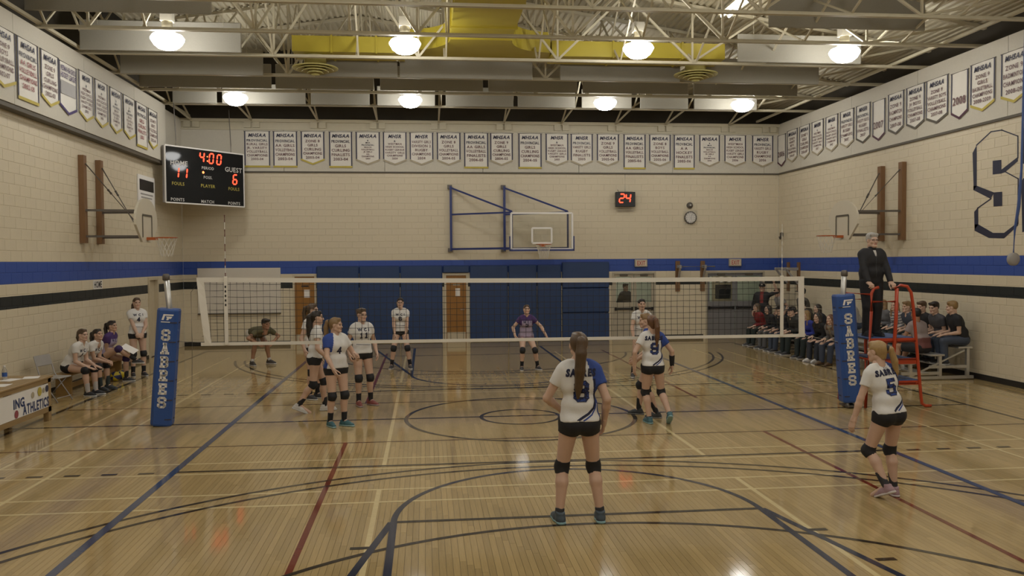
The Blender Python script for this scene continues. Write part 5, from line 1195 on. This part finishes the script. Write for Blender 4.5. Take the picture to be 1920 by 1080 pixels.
    for sd in (-1, 1):
        j = J[sd]
        if pads is not None:
            a = j['knee']+nrmz(hip[sd]-j['knee'])*.065; b = j['knee']+nrmz(j['ank']-j['knee'])*.065; q = j['knee']+nrmz(2*j['knee']-a-b)*.012
            V, F = sdf_mesh([C_(a, q, .066, .068, .02, clips=[(a, nrmz(a-j['knee']))]), C_(q, b, .068, .062, .02, clips=[(b, nrmz(b-j['knee']))])], .010); np_mesh('knee_pad', tw(V), F, [cloth(pads)], t)
        if socks is not None:
            col, hh = socks; a = j['ank']+nrmz(j['knee']-j['ank'])*hh
            V, F = sdf_mesh([C_(a, j['ank'], .042+.03*hh, .041, .01, clips=[(a, nrmz(j['knee']-j['ank']))])], .009); np_mesh('sock', tw(V), F, [cloth(col)], t)
        fz = j['foot']; key = (shoes, sole)
        if shoes is not None:
            if key not in SHOE_ME:
                L = []
                for (V, F), cc, nm in zip(SHOE, key, ('shoe', 'sole')):
                    o_ = np_mesh(nm, V, F, [cloth(cc, .55)], None, org=(0, 0, 0)); L.append(o_.data); bpy.data.objects.remove(o_)
                SHOE_ME[key] = L
            Rw = G@j['Rf']; k = s*(1.0 if not male else 1.1); base = w(j['ank'])-Rw@A3(0, 0, .085)*s-loc if np.linalg.norm(j['ank']-fz) > .3 else w(j['ank']-j['Rf']@A3(0, 0, .085))-loc
            so_ = bpy.data.objects.new('shoe', SHOE_ME[key][0]); COL.objects.link(so_); so_.parent = t; ORG[so_.name] = ORG[t.name]
            so_.matrix_local = Matrix.Translation(base)@Matrix(Rw.tolist()).to_4x4()@Matrix.Scale(k, 4)
            sl = bpy.data.objects.new('sole', SHOE_ME[key][1]); COL.objects.link(sl); sl.parent = so_; ORG[sl.name] = ORG[t.name]
    # ---- hair (head coordinates)
    hd = lambda V: tw(hp+(V*hs)@Rh.T); pr = []
    if style != 'bald':
        pr = [E_((0, -.02, .142), (.083, .100, .094), .02)]
        if style == 'short': pr += [C_((-.05, .05, .205), (.05, .055, .205), .026, None, .03), E_((0, -.03, .19), (.075, .085, .055), .03)]
        face = [E_((0, .098, .085), (.074, .078, .078), .012, sub=True)] + [E_((sd*.078, .018, .09), (.03, .034, .05), .01, sub=True) for sd in (-1, 1)]
        cut = [(A3(0, -.05, .03), nrmz(A3(0, .7, -1)))] if style != 'short' else [(A3(0, -.05, .06), nrmz(A3(0, .55, -1)))]
        if style in ('pony', 'bun'): pr += [C_((0, -.055, .10), (0, -.06, .055), .05, .042, .03), C_((-.03, .045, .205), (.03, .045, .205), .022, None, .03)]
        if style == 'long':
            for sd in (-1, 1): pr += [C_((sd*.066, -.02, .15), (sd*.083, -.015, .0), .034, .04, .03), C_((sd*.083, -.015, .0), (sd*.085, .015, -.14), .042, .026, .03)]
            pr += [C_((0, -.07, .12), (0, -.085, -.10), .06, .05, .03)]; face = face[:1]; cut = []
        V, F = sdf_mesh(pr+face, .0085, clips=cut); ho = np_mesh('hair', hd(V), F, [hair_mat(hair)], t)
        if style in ('pony', 'bun'):
            pts = pony or ((0, -.10, .165, .03), (0, -.145, .15, .036), (.0, -.165, .06, .04), (.005, -.155, -.08, .036), (.0, -.14, -.20, .018))
            if style == 'bun': pts = ((0, -.10, .165, .03), (0, -.13, .17, .04))
            V, F = sdf_mesh([C_(a[:3], b[:3], a[3], b[3], .012) for a, b in zip(pts, pts[1:])], .0085); np_mesh('ponytail', hd(V), F, [hair_mat(hair)], ho)
            a = A3(*pts[0][:3]); V, F = sdf_mesh([C_(a, a+(A3(*pts[1][:3])-a)*.35, .034, .034, .01)], .008); np_mesh('hair_tie', hd(V), F, [cloth((.02, .02, .025))], ho)
    if cap is not None:
        V, F = sdf_mesh([E_((0, -.018, .155), (.092, .108, .092), .02)], .009, clips=[(A3(0, 0, .145), nrmz(A3(0, -.12, -1)))]); co = np_mesh('cap', hd(V), F, [cloth(cap)], t)
        V, F = sdf_mesh([E_((0, .105, .152), (.07, .085, .012), .01)], .008); np_mesh('peak', hd(V), F, [cloth(cap)], co)
        V, F = sdf_mesh([E_((0, .083, .195), (.022, .012, .016), .005)], .006); np_mesh('cap_badge', hd(V), F, [cloth((.55, .5, .45))], co)
    if glasses:
        pr = []
        for sd in (-1, 1):
            q = [A3(sd*.033+.021*math.cos(a), .099-.006*abs(math.cos(a)), .113+.016*math.sin(a)) for a in np.linspace(0, 2*math.pi, 9)]
            pr += [C_(a, b, .0028, None, .001) for a, b in zip(q, q[1:])] + [C_((sd*.055, .09, .118), (sd*.082, .0, .115), .003, None, .001)]
        V, F = sdf_mesh(pr+[C_((-.012, .1, .116), (.012, .1, .116), .003, None, .001)], .0045); np_mesh('glasses', hd(V), F, [M_BLK], t)
    if T['collar'] is not None:
        V, F = sdf_mesh([C_(neck+Uc*.0, neck+Uc*.06, .075, .068, .01, clips=[(neck+Uc*.07, Uc)])], .011); np_mesh('collar', tw(V), F, [cloth(T['collar'])], t)
    if extras: extras(t, dict(w=w, G=G, J=J, sh=sh, hip=hip, neck=neck, chest=chest, s=s, tw=tw, hd=hd, Rr=Rr, Fc=Fc, Uc=Uc))
    return t

# ================================================================ the people in the photograph
WHT, BLU, DNV, BLKC = (.68, .665, .645), (.025, .06, .27), (.012, .014, .045), (.012, .012, .014)
def sab_pattern(side):
    def f(x, y, z):
        s = np.zeros(len(x), int); u = x*side
        s[(u > .115-.25*np.maximum(0, z-.02)) & (z > -.06)] = 1
        s[(u > .135-.05*np.maximum(0, .1-z)) & (z <= -.06) & (np.abs(y) < .06)] = 1
        return s
    return f
def ribbon(pts, w):
    L, R = [], []
    for i, (x, z) in enumerate(pts):
        a, b = pts[max(i-1, 0)], pts[min(i+1, len(pts)-1)]; l = math.hypot(b[0]-a[0], b[1]-a[1]); nx, nz = -(b[1]-a[1])/l*w/2, (b[0]-a[0])/l*w/2
        L.append((x+nx, z+nz)); R.append((x-nx, z-nz))
    return L+R[::-1]
def sab_back(num, z0=.115):
    return [('SABRES', 'text', 'back', .06, z0-.03, DNV, dict(bold=.07, width=.29, slant=.15)), (num, 'block', 'back', .19, z0-.26, DNV, dict(th=1.75)), (num, 'block', 'back', .178, z0-.254, BLU, dict(th=1.15)),
            (ribbon([(.118, .06), (.128, -.05), (.128, -.14), (.11, -.2), (.06, -.25), (.0, -.285), (-.045, -.312)], .022), 'poly', 'back', 0, 0, DNV, {}), (ribbon([(.135, .0), (.14, -.12), (.13, -.2), (.09, -.26), (.03, -.30), (.01, -.312)], .013), 'poly', 'back', 0, 0, BLU, {}),
            ([(-.015, .105), (-.008, .105), (-.008, .175), (-.015, .175)], 'poly', 'back', 0, 0, DNV, {}), ([(.006, .105), (.013, .105), (.013, .175), (.006, .175)], 'poly', 'back', 0, 0, DNV, {}), ([(.027, .105), (.034, .105), (.034, .175), (.027, .175)], 'poly', 'back', 0, 0, DNV, {})]
def sab(num, where='back', side=1):
    return dict(name='jersey', col=WHT, cols=(BLU,), pattern=sab_pattern(side), sleeve=.5, hem=.0, text=sab_back(num) if where == 'back' else ([(num, 'block', 'front', .12, -.10, DNV, dict(th=1.5))] if num else []))
def wci(num): return dict(name='jersey', col=WHT, sleeve=.42, hem=.0, text=[('W C I', 'text', 'front', .048, .075, DNV, dict(bold=.05, width=.22)), *([(num, 'block', 'front', .105, -.055, DNV, dict(th=1.5))] if num else []), ([(-.13, -.15), (.13, -.17), (.13, -.178), (-.13, -.158)], 'poly', 'front', 0, 0, DNV, {})])
def lib(num): return dict(name='jersey', col=(.36, .30, .42), cols=((.06, .025, .13),), sleeve=.42, hem=.0, pattern=lambda x, y, z: ((np.abs(x) > .125) & (z > -.02) | (z > .11)).astype(int), text=[('W C I', 'text', 'front', .045, .06, DNV, dict(bold=.05, width=.2)), *([(num, 'block', 'front', .10, -.06, DNV, dict(th=1.5))] if num else [])])
PADS = (.012, .012, .014); SK = (PADS, .15)
def fl(x, y): return tuple(W(x, y, 2, 0))

# --- near team
def sleeve_brace(t, k):
    j = k['J'][1]; a, b = j['el']*.75+j['wr']*.25, j['wr']
    V, F = sdf_mesh([C_(a, b, .046, .034, .01, clips=[(a, nrmz(a-b)), (b, nrmz(b-a))])], .009); np_mesh('arm_sleeve', k['tw'](V), F, [cloth(BLKC)], t)
p = fl(1087, 978)
person('tall player seen from behind, number 8, long brown ponytail, hand on hip', (p[0], p[1], 0), 2, 1.83, vox=.0095, hair='brown', group='players in white and blue', pony=((0, -.10, .175, .034), (-.005, -.15, .165, .042), (-.012, -.17, .06, .05), (-.022, -.165, -.09, .048), (-.03, -.15, -.24, .036), (-.035, -.15, -.34, .014)),
       pose=dict(pelvis=(0, 0, .925), footL=(-.185, 0, 0, 8, 0), footR=(.185, -.02, 0, -6, 0), handL=(-.13, .19, .99), poleL=(-1, -.55, .1), palmL=(1, -.2, .2), handR=(.235, .03, .895), lean=3, head=(0, -2, 0)),
       top=sab('8'), pads=PADS, socks=((.03, .03, .035), .05), shoes=(.05, .07, .09), sole=(.25, .42, .45))
p = fl(1657, 930)
person('blond player seen from behind, number 5, stepping with knees bent', (p[0], p[1], 0), 14, 1.66, vox=.0095, hair='blond', group='players in white and blue', pony=((.02, -.095, .15, .03), (.05, -.135, .13, .032), (.085, -.15, .0, .036), (.11, -.14, -.12, .03), (.125, -.12, -.24, .012)),
       pose=dict(pelvis=(.03, -.03, .922), lean=15, roll=-5, footL=(-.10, -.08, .03, 5, 25), footR=(.12, -.02, 0, -18, 0), handL=(-.30, .13, .84), poleL=(-1, -.5, 0), handR=(.27, .16, .84), poleR=(.7, -.8, 0), head=(18, 5, 0), kneeL=(-.3, 1, 0), kneeR=(.25, 1, 0)),
       top=sab('5'), pads=PADS, socks=((.025, .025, .03), .17), shoes=(.34, .22, .25), sole=(.6, .56, .55))
p = fl(632, 799)
person('player in blue sleeved jersey number 4 standing at the net looking right', (p[0], p[1], 0), -146, 1.66, vox=.011, hair='light', group='players in white and blue', style='pony', build=1.08,
       pose=dict(pelvis=(0, -.01, .935), footL=(.10-.20, .05, 0, 25, 0), footR=(.10, -.04, 0, -5, 0), handR=(.17, .24, .93), poleR=(.8, -.8, 0), handL=(-.24, .25, 1.08), poleL=(-.5, -.9, -.2), hL='clasp', hR='relax', dirL=(.2, .7, .5), head=(40, 3, 0)),
       top=sab('4', 'front', 1), pads=PADS, socks=SK, shoes=(.04, .12, .14), sole=(.28, .40, .38))
p = fl(1219, 790); p = (p[0], p[1]-.13)
person('auburn haired player seen from behind, number 9, black sleeve on one arm', (p[0], p[1], 0), 6, 1.67, vox=.011, hair='auburn', group='players in white and blue', extras=sleeve_brace, pony=((.01, -.095, .17, .032), (.02, -.14, .16, .038), (.03, -.165, .05, .04), (.035, -.155, -.1, .036), (.03, -.14, -.25, .014)),
       pose=dict(pelvis=(0, -.01, .92), footL=(-.06, -.02, 0, 5, 0), footR=(.20, -.20, .05, -12, 35), handL=(-.30, .0, .90), poleL=(-1, -.7, 0), handR=(.34, .02, .90), poleR=(1, -.7, 0), lean=4, head=(0, 0, 0)),
       top=sab('9'), pads=PADS, socks=((.03, .03, .035), .03), shoes=(.05, .13, .16), sole=(.25, .40, .42))
p = fl(1212, 779); p = (p[0]+.02, -.27)
person('player facing left behind the number 9 player, tall dark socks', (p[0], p[1], 0), 75, 1.68, vox=.0125, hair='light', group='players in white and blue', style='pony',
       pose=dict(pelvis=(0, -.02, .91), footR=(.16, .17, 0, -8, 0), footL=(-.14, -.12, 0, 5, 0), lean=8, handR=(.2, .2, .95), handL=(-.2, .2, .95), head=(10, 5, 0)), top=sab(None, 'front', -1), pads=PADS, socks=((.015, .015, .02), .2), shoes=(.03, .035, .04), sole=(.2, .2, .2))
# --- far team
p = fl(592, 772)
person('dark haired player with long ponytail walking to the right behind the net', (p[0], p[1], 0), -80, 1.71, vox=.0125, hair='dark', group='players in white shirts', pony=((0, -.08, .15, .05), (0, -.125, .12, .056), (0, -.13, -.02, .06), (0, -.125, -.16, .055), (0, -.12, -.3, .02)),
       pose=dict(pelvis=(0, .0, .92), footL=(-.08, .16, 0, 0, 0), footR=(.09, -.22, .02, -8, 22), lean=5, handR=(.24, .20, .92), handL=(-.24, .05, .90), head=(-10, 0, 0)), top=wci(None), pads=PADS, socks=SK, shoes=(.58, .57, .56), sole=(.6, .6, .6))
p = fl(588, 748)
person('player half hidden behind the dark haired player, hair tied back', (p[0], p[1], 0), -125, 1.74, vox=.014, hair='brown', group='players in white shirts', style='pony', pose=dict(handR=(.27, .06, .9), head=(20, 0, 0)), top=wci(None), pads=PADS, socks=((.015, .015, .02), .2))
p = fl(680, 760)
person('player number 11 standing relaxed behind the net with one red shoe', (p[0], p[1], 0), -158, 1.70, vox=.0125, hair='brown', group='players in white shirts', style='bun',
       pose=dict(pelvis=(0, 0, .935), footL=(-.14, .03, 0, 25, 0), footR=(.08, .03, 0, -5, 0), handR=(.25, .08, .92), handL=(-.25, .06, .92), head=(15, 3, 0)), top=wci('11'), pads=PADS, socks=SK, shoes=(.22, .06, .05), sole=(.3, .25, .25))
p = fl(752, 691)
person('player number 6 with hands on her thighs before the blue pads', (p[0], p[1], 0), 178, 1.70, vox=.014, hair='dark', group='players in white shirts', style='pony', pony=((0, -.1, .15, .03), (.06, -.12, .12, .034), (.08, -.1, .02, .02)),
       pose=dict(pelvis=(0, -.06, .90), lean=10, footL=(-.22, .05, 0, 12, 0), footR=(.22, .02, 0, -8, 0), handL=(-.13, .16, .83), handR=(.13, .16, .83), poleL=(-1, -.5, 0), poleR=(1, -.5, 0)), top=wci('6'), pads=PADS, socks=SK)
p = fl(988, 693)
person('player in a purple and lilac jersey crouching with arms apart', (p[0], p[1], 0), 182, 1.62, vox=.014, hair='brown', group='players in white shirts', style='bun',
       pose=dict(pelvis=(0, -.12, .82), lean=17, footL=(-.26, .05, 0, 20, 0), footR=(.14, .08, 0, -6, 0), handL=(-.45, .12, .86), handR=(.30, .10, .84), poleL=(-.6, -.8, .3), poleR=(.8, -.7, 0), head=(0, -8, 0)), top=lib('2'), bottom=dict(kind='spandex', col=(.25, .17, .22)), pads=PADS, socks=SK, sole=(.6, .6, .6))
p = fl(1203, 706)
person('player bending forward far behind the number 9 player', (p[0], p[1], 0), 176, 1.72, vox=.014, hair='dark', group='players in white shirts', style='bun', pose=dict(pelvis=(0, -.08, .90), lean=14, footL=(-.2, .05, 0, 10, 0), footR=(.2, .05, 0, -10, 0), handR=(.20, .16, .84), handL=(-.2, .16, .84), poleR=(1, -.5, 0), poleL=(-1, -.5, 0)), top=wci(None), pads=PADS, socks=SK)
# --- bench side
person('player number 4 standing beside the bench with hands clasped', (-7.84, 5.95, 0), -148, 1.74, vox=.0135, hair='brown', group='players on the bench side', pony=((.02, -.10, .13, .035), (.05, -.12, .06, .036), (.08, -.08, -.08, .03), (.08, -.05, -.16, .014)),
       pose=dict(handL=(-.04, .20, .93), handR=(.04, .21, .91), poleL=(-1, -.4, 0), poleR=(1, -.4, 0), hL='clasp', hR='clasp', dirL=(.8, .2, -.4), dirR=(-.8, .2, -.4), palmL=(0, -1, 0), palmR=(0, -1, 0), footL=(-.11, .03, 0, 8, 0), footR=(.11, .02, 0, -8, 0)), top=wci('4'), pads=PADS, socks=SK)
def seated(fz=0, seat=.42, spread=.10, lean=20, **k):
    sc = 1.0; d = dict(pelvis=(0, 0, seat+.146), lean=lean, bend=.6, footL=(-spread-.02, .44, fz, 6, 0), footR=(spread+.02, .44, fz, -6, 0), handL=(-.11, .36, seat+.25), handR=(.11, .36, seat+.25), poleL=(-.2, -1, -.35), poleR=(.2, -1, -.35), kneeL=(-.15, 1, 1), kneeR=(.15, 1, 1), hL='flat', hR='flat', palmL=(0, 0, -1), palmR=(0, 0, -1), dirL=(.1, .9, -.2), dirR=(-.1, .9, -.2)); d.update(k); return d
person('player number 1 seated on the bench end with straight arms on her knees', (-8.22, 3.36, 0), -104, 1.70, vox=.0135, hair='brown', group='players on the bench side', pony=((0, -.10, .13, .03), (0, -.12, .06, .03), (0, -.11, -.02, .014)),
       pose=seated(lean=34, handL=(-.12, .44, .56), handR=(.12, .44, .56), head=(-8, 0, 0)), top=wci('1'), pads=PADS, socks=((.45, .42, .4), .17), shoes=(.03, .03, .04), sole=(.6, .6, .6))
person('player seated in the middle of the bench leaning on her forearms', (-8.22, 4.0, 0), -104, 1.68, vox=.0135, skin='mid', hair='dark', group='players on the bench side', pose=seated(lean=42, handL=(-.03, .50, .60), handR=(.03, .52, .58), hL='clasp', hR='clasp', head=(-10, -8, 0)), top=wci(None), pads=PADS, socks=((.02, .03, .03), .2), shoes=(.03, .04, .035), sole=(.05, .05, .05))
def hold_paper(t, k): pass
person('player in purple jersey seated cross legged with paper on her lap', (-8.22, 5.08, 0), -100, 1.68, vox=.0135, skin='mid', hair='dark', group='players on the bench side', pose=seated(lean=22, seat=.43, footL=(-.10, .42, 0, 6, 0), footR=(-.06, .66, .40, 0, 0), kneeR=(.3, 1, .9), handL=(-.02, .32, .70), handR=(.05, .34, .72), hL='clasp', hR='clasp', head=(-6, -3, 0)), top=lib(None), pads=(.04, .02, .1), socks=SK)
m = MB(); m.box((-7.70, 5.02, .70), (.30, .24, .004), M=Matrix.Rotation(.5, 3, 'Y')@Matrix.Rotation(.3, 3, 'X')); tag(m.build('statistics_sheet', M_PAPER, None, org=(-7.7, 5.02, .70)), 'white sheet of paper on the lap of the purple jersey player', 'paper')
person('official in a dark cap seated at the scorers table', (-8.44, -.42, 0), -95, 1.74, male=True, vox=.015, hair='dark', style='short', cap=(.02, .02, .03), group='officials', pose=seated(seat=.45, lean=8, handL=(-.2, .42, .80), handR=(.2, .42, .80)), top=dict(col=(.03, .035, .05), sleeve=1.5, hem=.04, name='jacket', o=.02), bottom=dict(kind='trousers', col=(.03, .03, .035)))
m = MB(); m.bbox((-8.44, -.42, .43), (.38, .42, .03), .01); t = thing('stool', 'plain grey stool under the seated table official', 'stool', (-8.44, -.42, 0)); m.build('seat', M_GREY, t)
for a in (-.15, .15):
    for b in (-.17, .17): m = MB(); m.tube([(-8.44+a, -.42+b, .42), (-8.44+a*1.05, -.42+b*1.05, 0)], .012, 6); m.build('leg', M_GREY, t)
p = fl(489, 684)
person('line judge in an olive shirt bending with hands on his knees', (p[0], p[1], 0), -138, 1.74, male=True, vox=.014, skin='tan', hair='dark', style='short', group='officials',
       pose=dict(pelvis=(0, -.30, .74), lean=80, bend=.9, footL=(-.24, .0, 0, 15, 0), footR=(.22, -.02, 0, -10, 0), handL=(-.22, .22, .56), handR=(.22, .22, .56), poleL=(-1, -.3, .4), poleR=(1, -.3, .4), hL='flat', hR='flat', palmL=(0, -1, 0), palmR=(0, -1, 0), head=(8, 5, 0)),
       top=dict(col=(.095, .085, .04), sleeve=.55, hem=.03, o=.02, name='shirt'), bottom=dict(kind='shorts', col=(.48, .45, .40), o=.012), socks=((.5, .48, .45), .08), shoes=(.05, .045, .04), sole=(.5, .48, .45))
person('referee in a black jacket and glasses standing on the red stand', (6.02, .22, 1.183), 183, 1.73, male=True, vox=.0115, hair='grey', style='short', glasses=True, group='officials', build=1.06,
       pose=dict(footL=(-.09, 0, 0, 5, 0), footR=(.09, 0, 0, -5, 0), handL=(-.205, .29, .83), handR=(.205, .29, .83), poleL=(-1, -.7, 0), poleR=(1, -.7, 0), hL='grip', hR='grip', dirL=(0, .9, -.4), dirR=(0, .9, -.4), palmL=(0, -.3, -1), palmR=(0, -.3, -1), lean=2, head=(0, 0, 0)),
       top=dict(name='jacket', col=(.012, .014, .02), sleeve=1.5, hem=.13, o=.024, collar=(.012, .014, .02), text=[([(-.004, -.25), (.004, -.25), (.004, .12), (-.004, .12)], 'poly', 'front', 0, 0, (.06, .06, .07), {}), ([(-.03, .20), (.025, .20), (.01, .10), (-.012, .10)], 'poly', 'front', 0, 0, (.5, .48, .46), {})]), bottom=dict(kind='trousers', col=(.012, .012, .014)), shoes=(.02, .02, .02), sole=(.03, .03, .03))

# --- spectators on the bleachers
def spec(label, X, px, py, tier, yaw=90, zseat=None, **k):
    Y = W(px, py, 0, X).y; zs = {1: .37, 2: .53, 3: .68}[tier]; fx = {1: 0, 2: .17, 3: .30}[tier]
    po = k.pop('pose', {}); H = k.get('H', 1.68); s = H/1.735
    po['lean'] = po.get('lean', 20)+10; po['lean'] += 4
    if tier == 3: po.setdefault('footL', (-.09, .37, fx/s, 4, 0)); po.setdefault('footR', (.09, .37, fx/s, -4, 0))
    pose = seated(fz=fx/s, seat=zs/s, **po); k.setdefault('vox', .0155); k.setdefault('group', 'spectators on the bleachers')
    k.setdefault('bottom', dict(kind='trousers', col=(.02, .022, .03)))
    return person(label, (X, Y, 0), yaw, pose=pose, **k)
LS = dict(sleeve=1.5, o=.02, hem=.05)
def J_(col, **k): d = dict(LS, col=col, name='jacket'); d.update(k); return d
spec('woman in a red jacket with shoulder length hair seated at the front', 8.24, 1432, 600, 1, 100, hair='brown', style='long', top=J_((.20, .02, .022)), pose=dict(lean=16, handL=(-.03, .30, .60), handR=(.03, .32, .58)))
spec('woman with glasses in a dark jacket beside the red jacket', 8.24, 1455, 600, 1, 98, hair='dark', style='long', glasses=True, top=J_((.025, .025, .03)), bottom=dict(kind='trousers', col=(.11, .11, .115)), pose=dict(lean=18))
spec('man in a black cap and dark fleece in the front row', 8.24, 1477, 600, 1, 95, male=True, H=1.72, hair='dark', style='short', cap=(.015, .015, .02), top=J_((.018, .018, .022)), bottom=dict(kind='trousers', col=(.05, .065, .10)), pose=dict(lean=18))
spec('man in a white badged cap and dark coat in the front row', 8.26, 1501, 600, 1, 95, male=True, H=1.74, hair='dark', style='short', cap=(.03, .03, .035), top=J_((.03, .032, .03)), pose=dict(lean=18))
spec('blond woman in a bright blue shirt in the front row', 8.24, 1527, 606, 1, 100, H=1.66, hair='sand', style='long', top=J_((.025, .04, .28), name='shirt', o=.016), pose=dict(lean=18))
spec('dark haired woman in a dark sweater with white shoes', 8.22, 1549, 610, 1, 108, H=1.66, hair='dark', style='long', top=J_((.016, .02, .018)), bottom=dict(kind='trousers', col=(.03, .036, .045)), shoes=(.6, .58, .56), sole=(.62, .6, .6), pose=dict(lean=22, handL=(-.06, .42, .56)))
def scarf(t, k):
    nk = k['neck']; V, F = sdf_mesh([C_(nk+k['Rr']*.05*math.cos(a)+k['Fc']*.06*math.sin(a)-k['Uc']*.0, nk+k['Rr']*.07*math.cos(a+.6)+k['Fc']*.07*math.sin(a+.6), .035, None, .01) for a in np.arange(0, 6.2, .6)]+[C_(nk+k['Fc']*.09, nk+k['Fc']*.14-k['Uc']*.3, .04, .03, .02)], .011); np_mesh('scarf', k['tw'](V), F, [mk('scarf_knit', (.22, .18, .13), rough=.9, var=.5, scale=40)], t)
spec('woman in a patterned scarf and brown boots half behind the post', 8.22, 1572, 612, 1, 112, H=1.66, hair='auburn', style='long', extras=scarf, top=J_((.15, .14, .135)), bottom=dict(kind='trousers', col=(.04, .05, .08)), socks=((.5, .48, .46), .22), shoes=(.10, .055, .025), sole=(.05, .03, .02), pose=dict(lean=22))
spec('man in a dark coat leaning with his hands at his mouth', 8.95, 1524, 578, 2, 96, male=True, H=1.74, hair='dark', style='short', top=J_((.05, .045, .035), o=.03), pose=dict(lean=26, handL=(-.02, .33, 1.02), handR=(.02, .33, 1.02), hL='clasp', hR='clasp', dirL=(.3, .2, .9), dirR=(-.3, .2, .9), palmL=(1, 0, 0), palmR=(-1, 0, 0), poleL=(-1, .2, -1), poleR=(1, .2, -1)))
spec('man in a dark cap at the top row near the corner', 9.52, 1513, 555, 3, 95, male=True, H=1.82, hair='dark', style='short', cap=(.03, .025, .04), top=J_((.09, .08, .065)), pose=dict(lean=6))
spec('person in dark clothes hidden behind the padded post', 8.9, 1551, 590, 2, 95, H=1.62, hair='dark', style='long', top=J_((.02, .02, .028)), pose=dict(lean=24))
spec('boy in a pale shirt and jeans sitting by the referee stand', 9.5, 1606, 575, 3, 95, male=True, H=1.66, hair='sand', style='short', top=dict(col=(.42, .40, .38), sleeve=1.5, hem=.04, o=.018), bottom=dict(kind='trousers', col=(.045, .06, .10)), shoes=(.5, .5, .5), pose=dict(lean=12))
spec('girl in black with long light hair on the top row', 9.46, 1668, 585, 3, 95, H=1.62, skin='fair', hair='light', style='long', top=J_((.14, .14, .15)), bottom=dict(kind='trousers', col=(.012, .012, .014)), pose=dict(lean=10, handL=(-.04, .28, 1.02), handR=(.04, .30, 1.0), hL='clasp', hR='clasp'))
def stripes(x, y, z): return ((np.floor(z/.032) % 2) == 0).astype(int)
spec('girl in a striped sweater with long light hair on the top row', 9.46, 1692, 588, 3, 96, H=1.62, hair='light', style='long', vox=.0125, top=dict(col=(.50, .48, .46), cols=((.13, .13, .15),), pattern=stripes, sleeve=1.5, hem=.04, o=.018, name='sweater'), pose=dict(lean=12, head=(15, 0, 0)))
spec('boy in a slate blue shirt beside the striped sweater', 9.46, 1719, 585, 3, 94, male=True, H=1.66, hair='light', style='short', top=dict(col=(.045, .055, .08), sleeve=.5, hem=.04, o=.018), pose=dict(lean=18))
spec('brown haired boy in black leaning in behind the grey shirt', 9.5, 1746, 584, 3, 94, male=True, H=1.68, hair='brown', style='short', top=dict(col=(.015, .015, .017), sleeve=.5, hem=.04, o=.018), pose=dict(lean=14, head=(12, 5, 0)))
spec('boy in a charcoal T-shirt and jeans beside the bleacher end', 9.48, 1772, 584, 3, 92, male=True, H=1.72, hair='dark', style='short', top=dict(col=(.055, .058, .062), sleeve=.55, hem=.04, o=.018), bottom=dict(kind='trousers', col=(.05, .07, .10)), sole=(.55, .55, .55), pose=dict(lean=16, head=(12, 8, 0)))
spec('fair haired boy in a black T-shirt at the bleacher end', 9.5, 1802, 592, 3, 84, male=True, H=1.74, hair='sand', style='short', top=dict(col=(.014, .014, .016), sleeve=.5, hem=.04, o=.018), bottom=dict(kind='trousers', col=(.05, .07, .10)), sole=(.55, .55, .55), pose=dict(lean=8, head=(-25, 5, 0)))
Yk = W(1727, 592, 0, 8.72).y
person('young man with black hair and faded maroon shirt sitting with his back turned', (8.72, Yk-.05, 0), 16, 1.74, male=True, vox=.0125, skin='tan', hair='black', style='short', group='spectators on the bleachers', pose=seated(fz=.165, seat=.52, lean=20, footL=(-.34, .34, .165, 25, 0), footR=(-.05, .50, .165, 0, 0), handL=(-.26, .46, .84), handR=(.02, .50, .84), head=(-12, 0, 0)),
       top=dict(col=(.27, .22, .215), cols=((.16, .06, .055),), pattern=lambda x, y, z: (z < -.17).astype(int), sleeve=.5, hem=.05, o=.018), bottom=dict(kind='shorts', col=(.014, .014, .016)), shoes=(.6, .58, .56), sole=(.6, .6, .6))
Yk = W(1436, 540, 0, 8.9).y
person('man in a black jacket and cap standing with one arm raised', (8.62, 11.1, 0), 150, 1.76, male=True, vox=.0155, hair='dark', style='short', cap=(.015, .015, .017), group='standing spectators', pose=dict(handL=(-.36, .12, 1.72), poleL=(-1, 0, .1), dirL=(0, .2, 1), handR=(.26, .05, .9)), top=dict(col=(.015, .015, .017), cols=((.22, .03, .025),), pattern=lambda x, y, z: ((np.abs(x) < .045) & (y > 0) & (z > -.1)).astype(int), sleeve=1.5, hem=.06, o=.025, name='jacket'), bottom=dict(kind='trousers', col=(.02, .02, .022)))
person('person in a grey T-shirt standing behind the side band of the net', (9.42, 11.6, 0), 100, 1.62, male=True, vox=.0155, hair='brown', style='short', group='standing spectators', pose=dict(lean=24, pelvis=(0, -.1, .92), head=(0, 15, 0)), top=dict(col=(.30, .29, .28), sleeve=.5, hem=.05, o=.02), bottom=dict(kind='trousers', col=(.05, .06, .08)))
person('person in dark clothes seen through the beige door glass', (5.15, YB+1.5, 0), 200, 1.7, male=True, vox=.016, hair='dark', style='short', group='standing spectators', top=dict(col=(.03, .03, .035), sleeve=1.5, hem=.05, o=.02), bottom=dict(kind='trousers', col=(.02, .02, .022)))
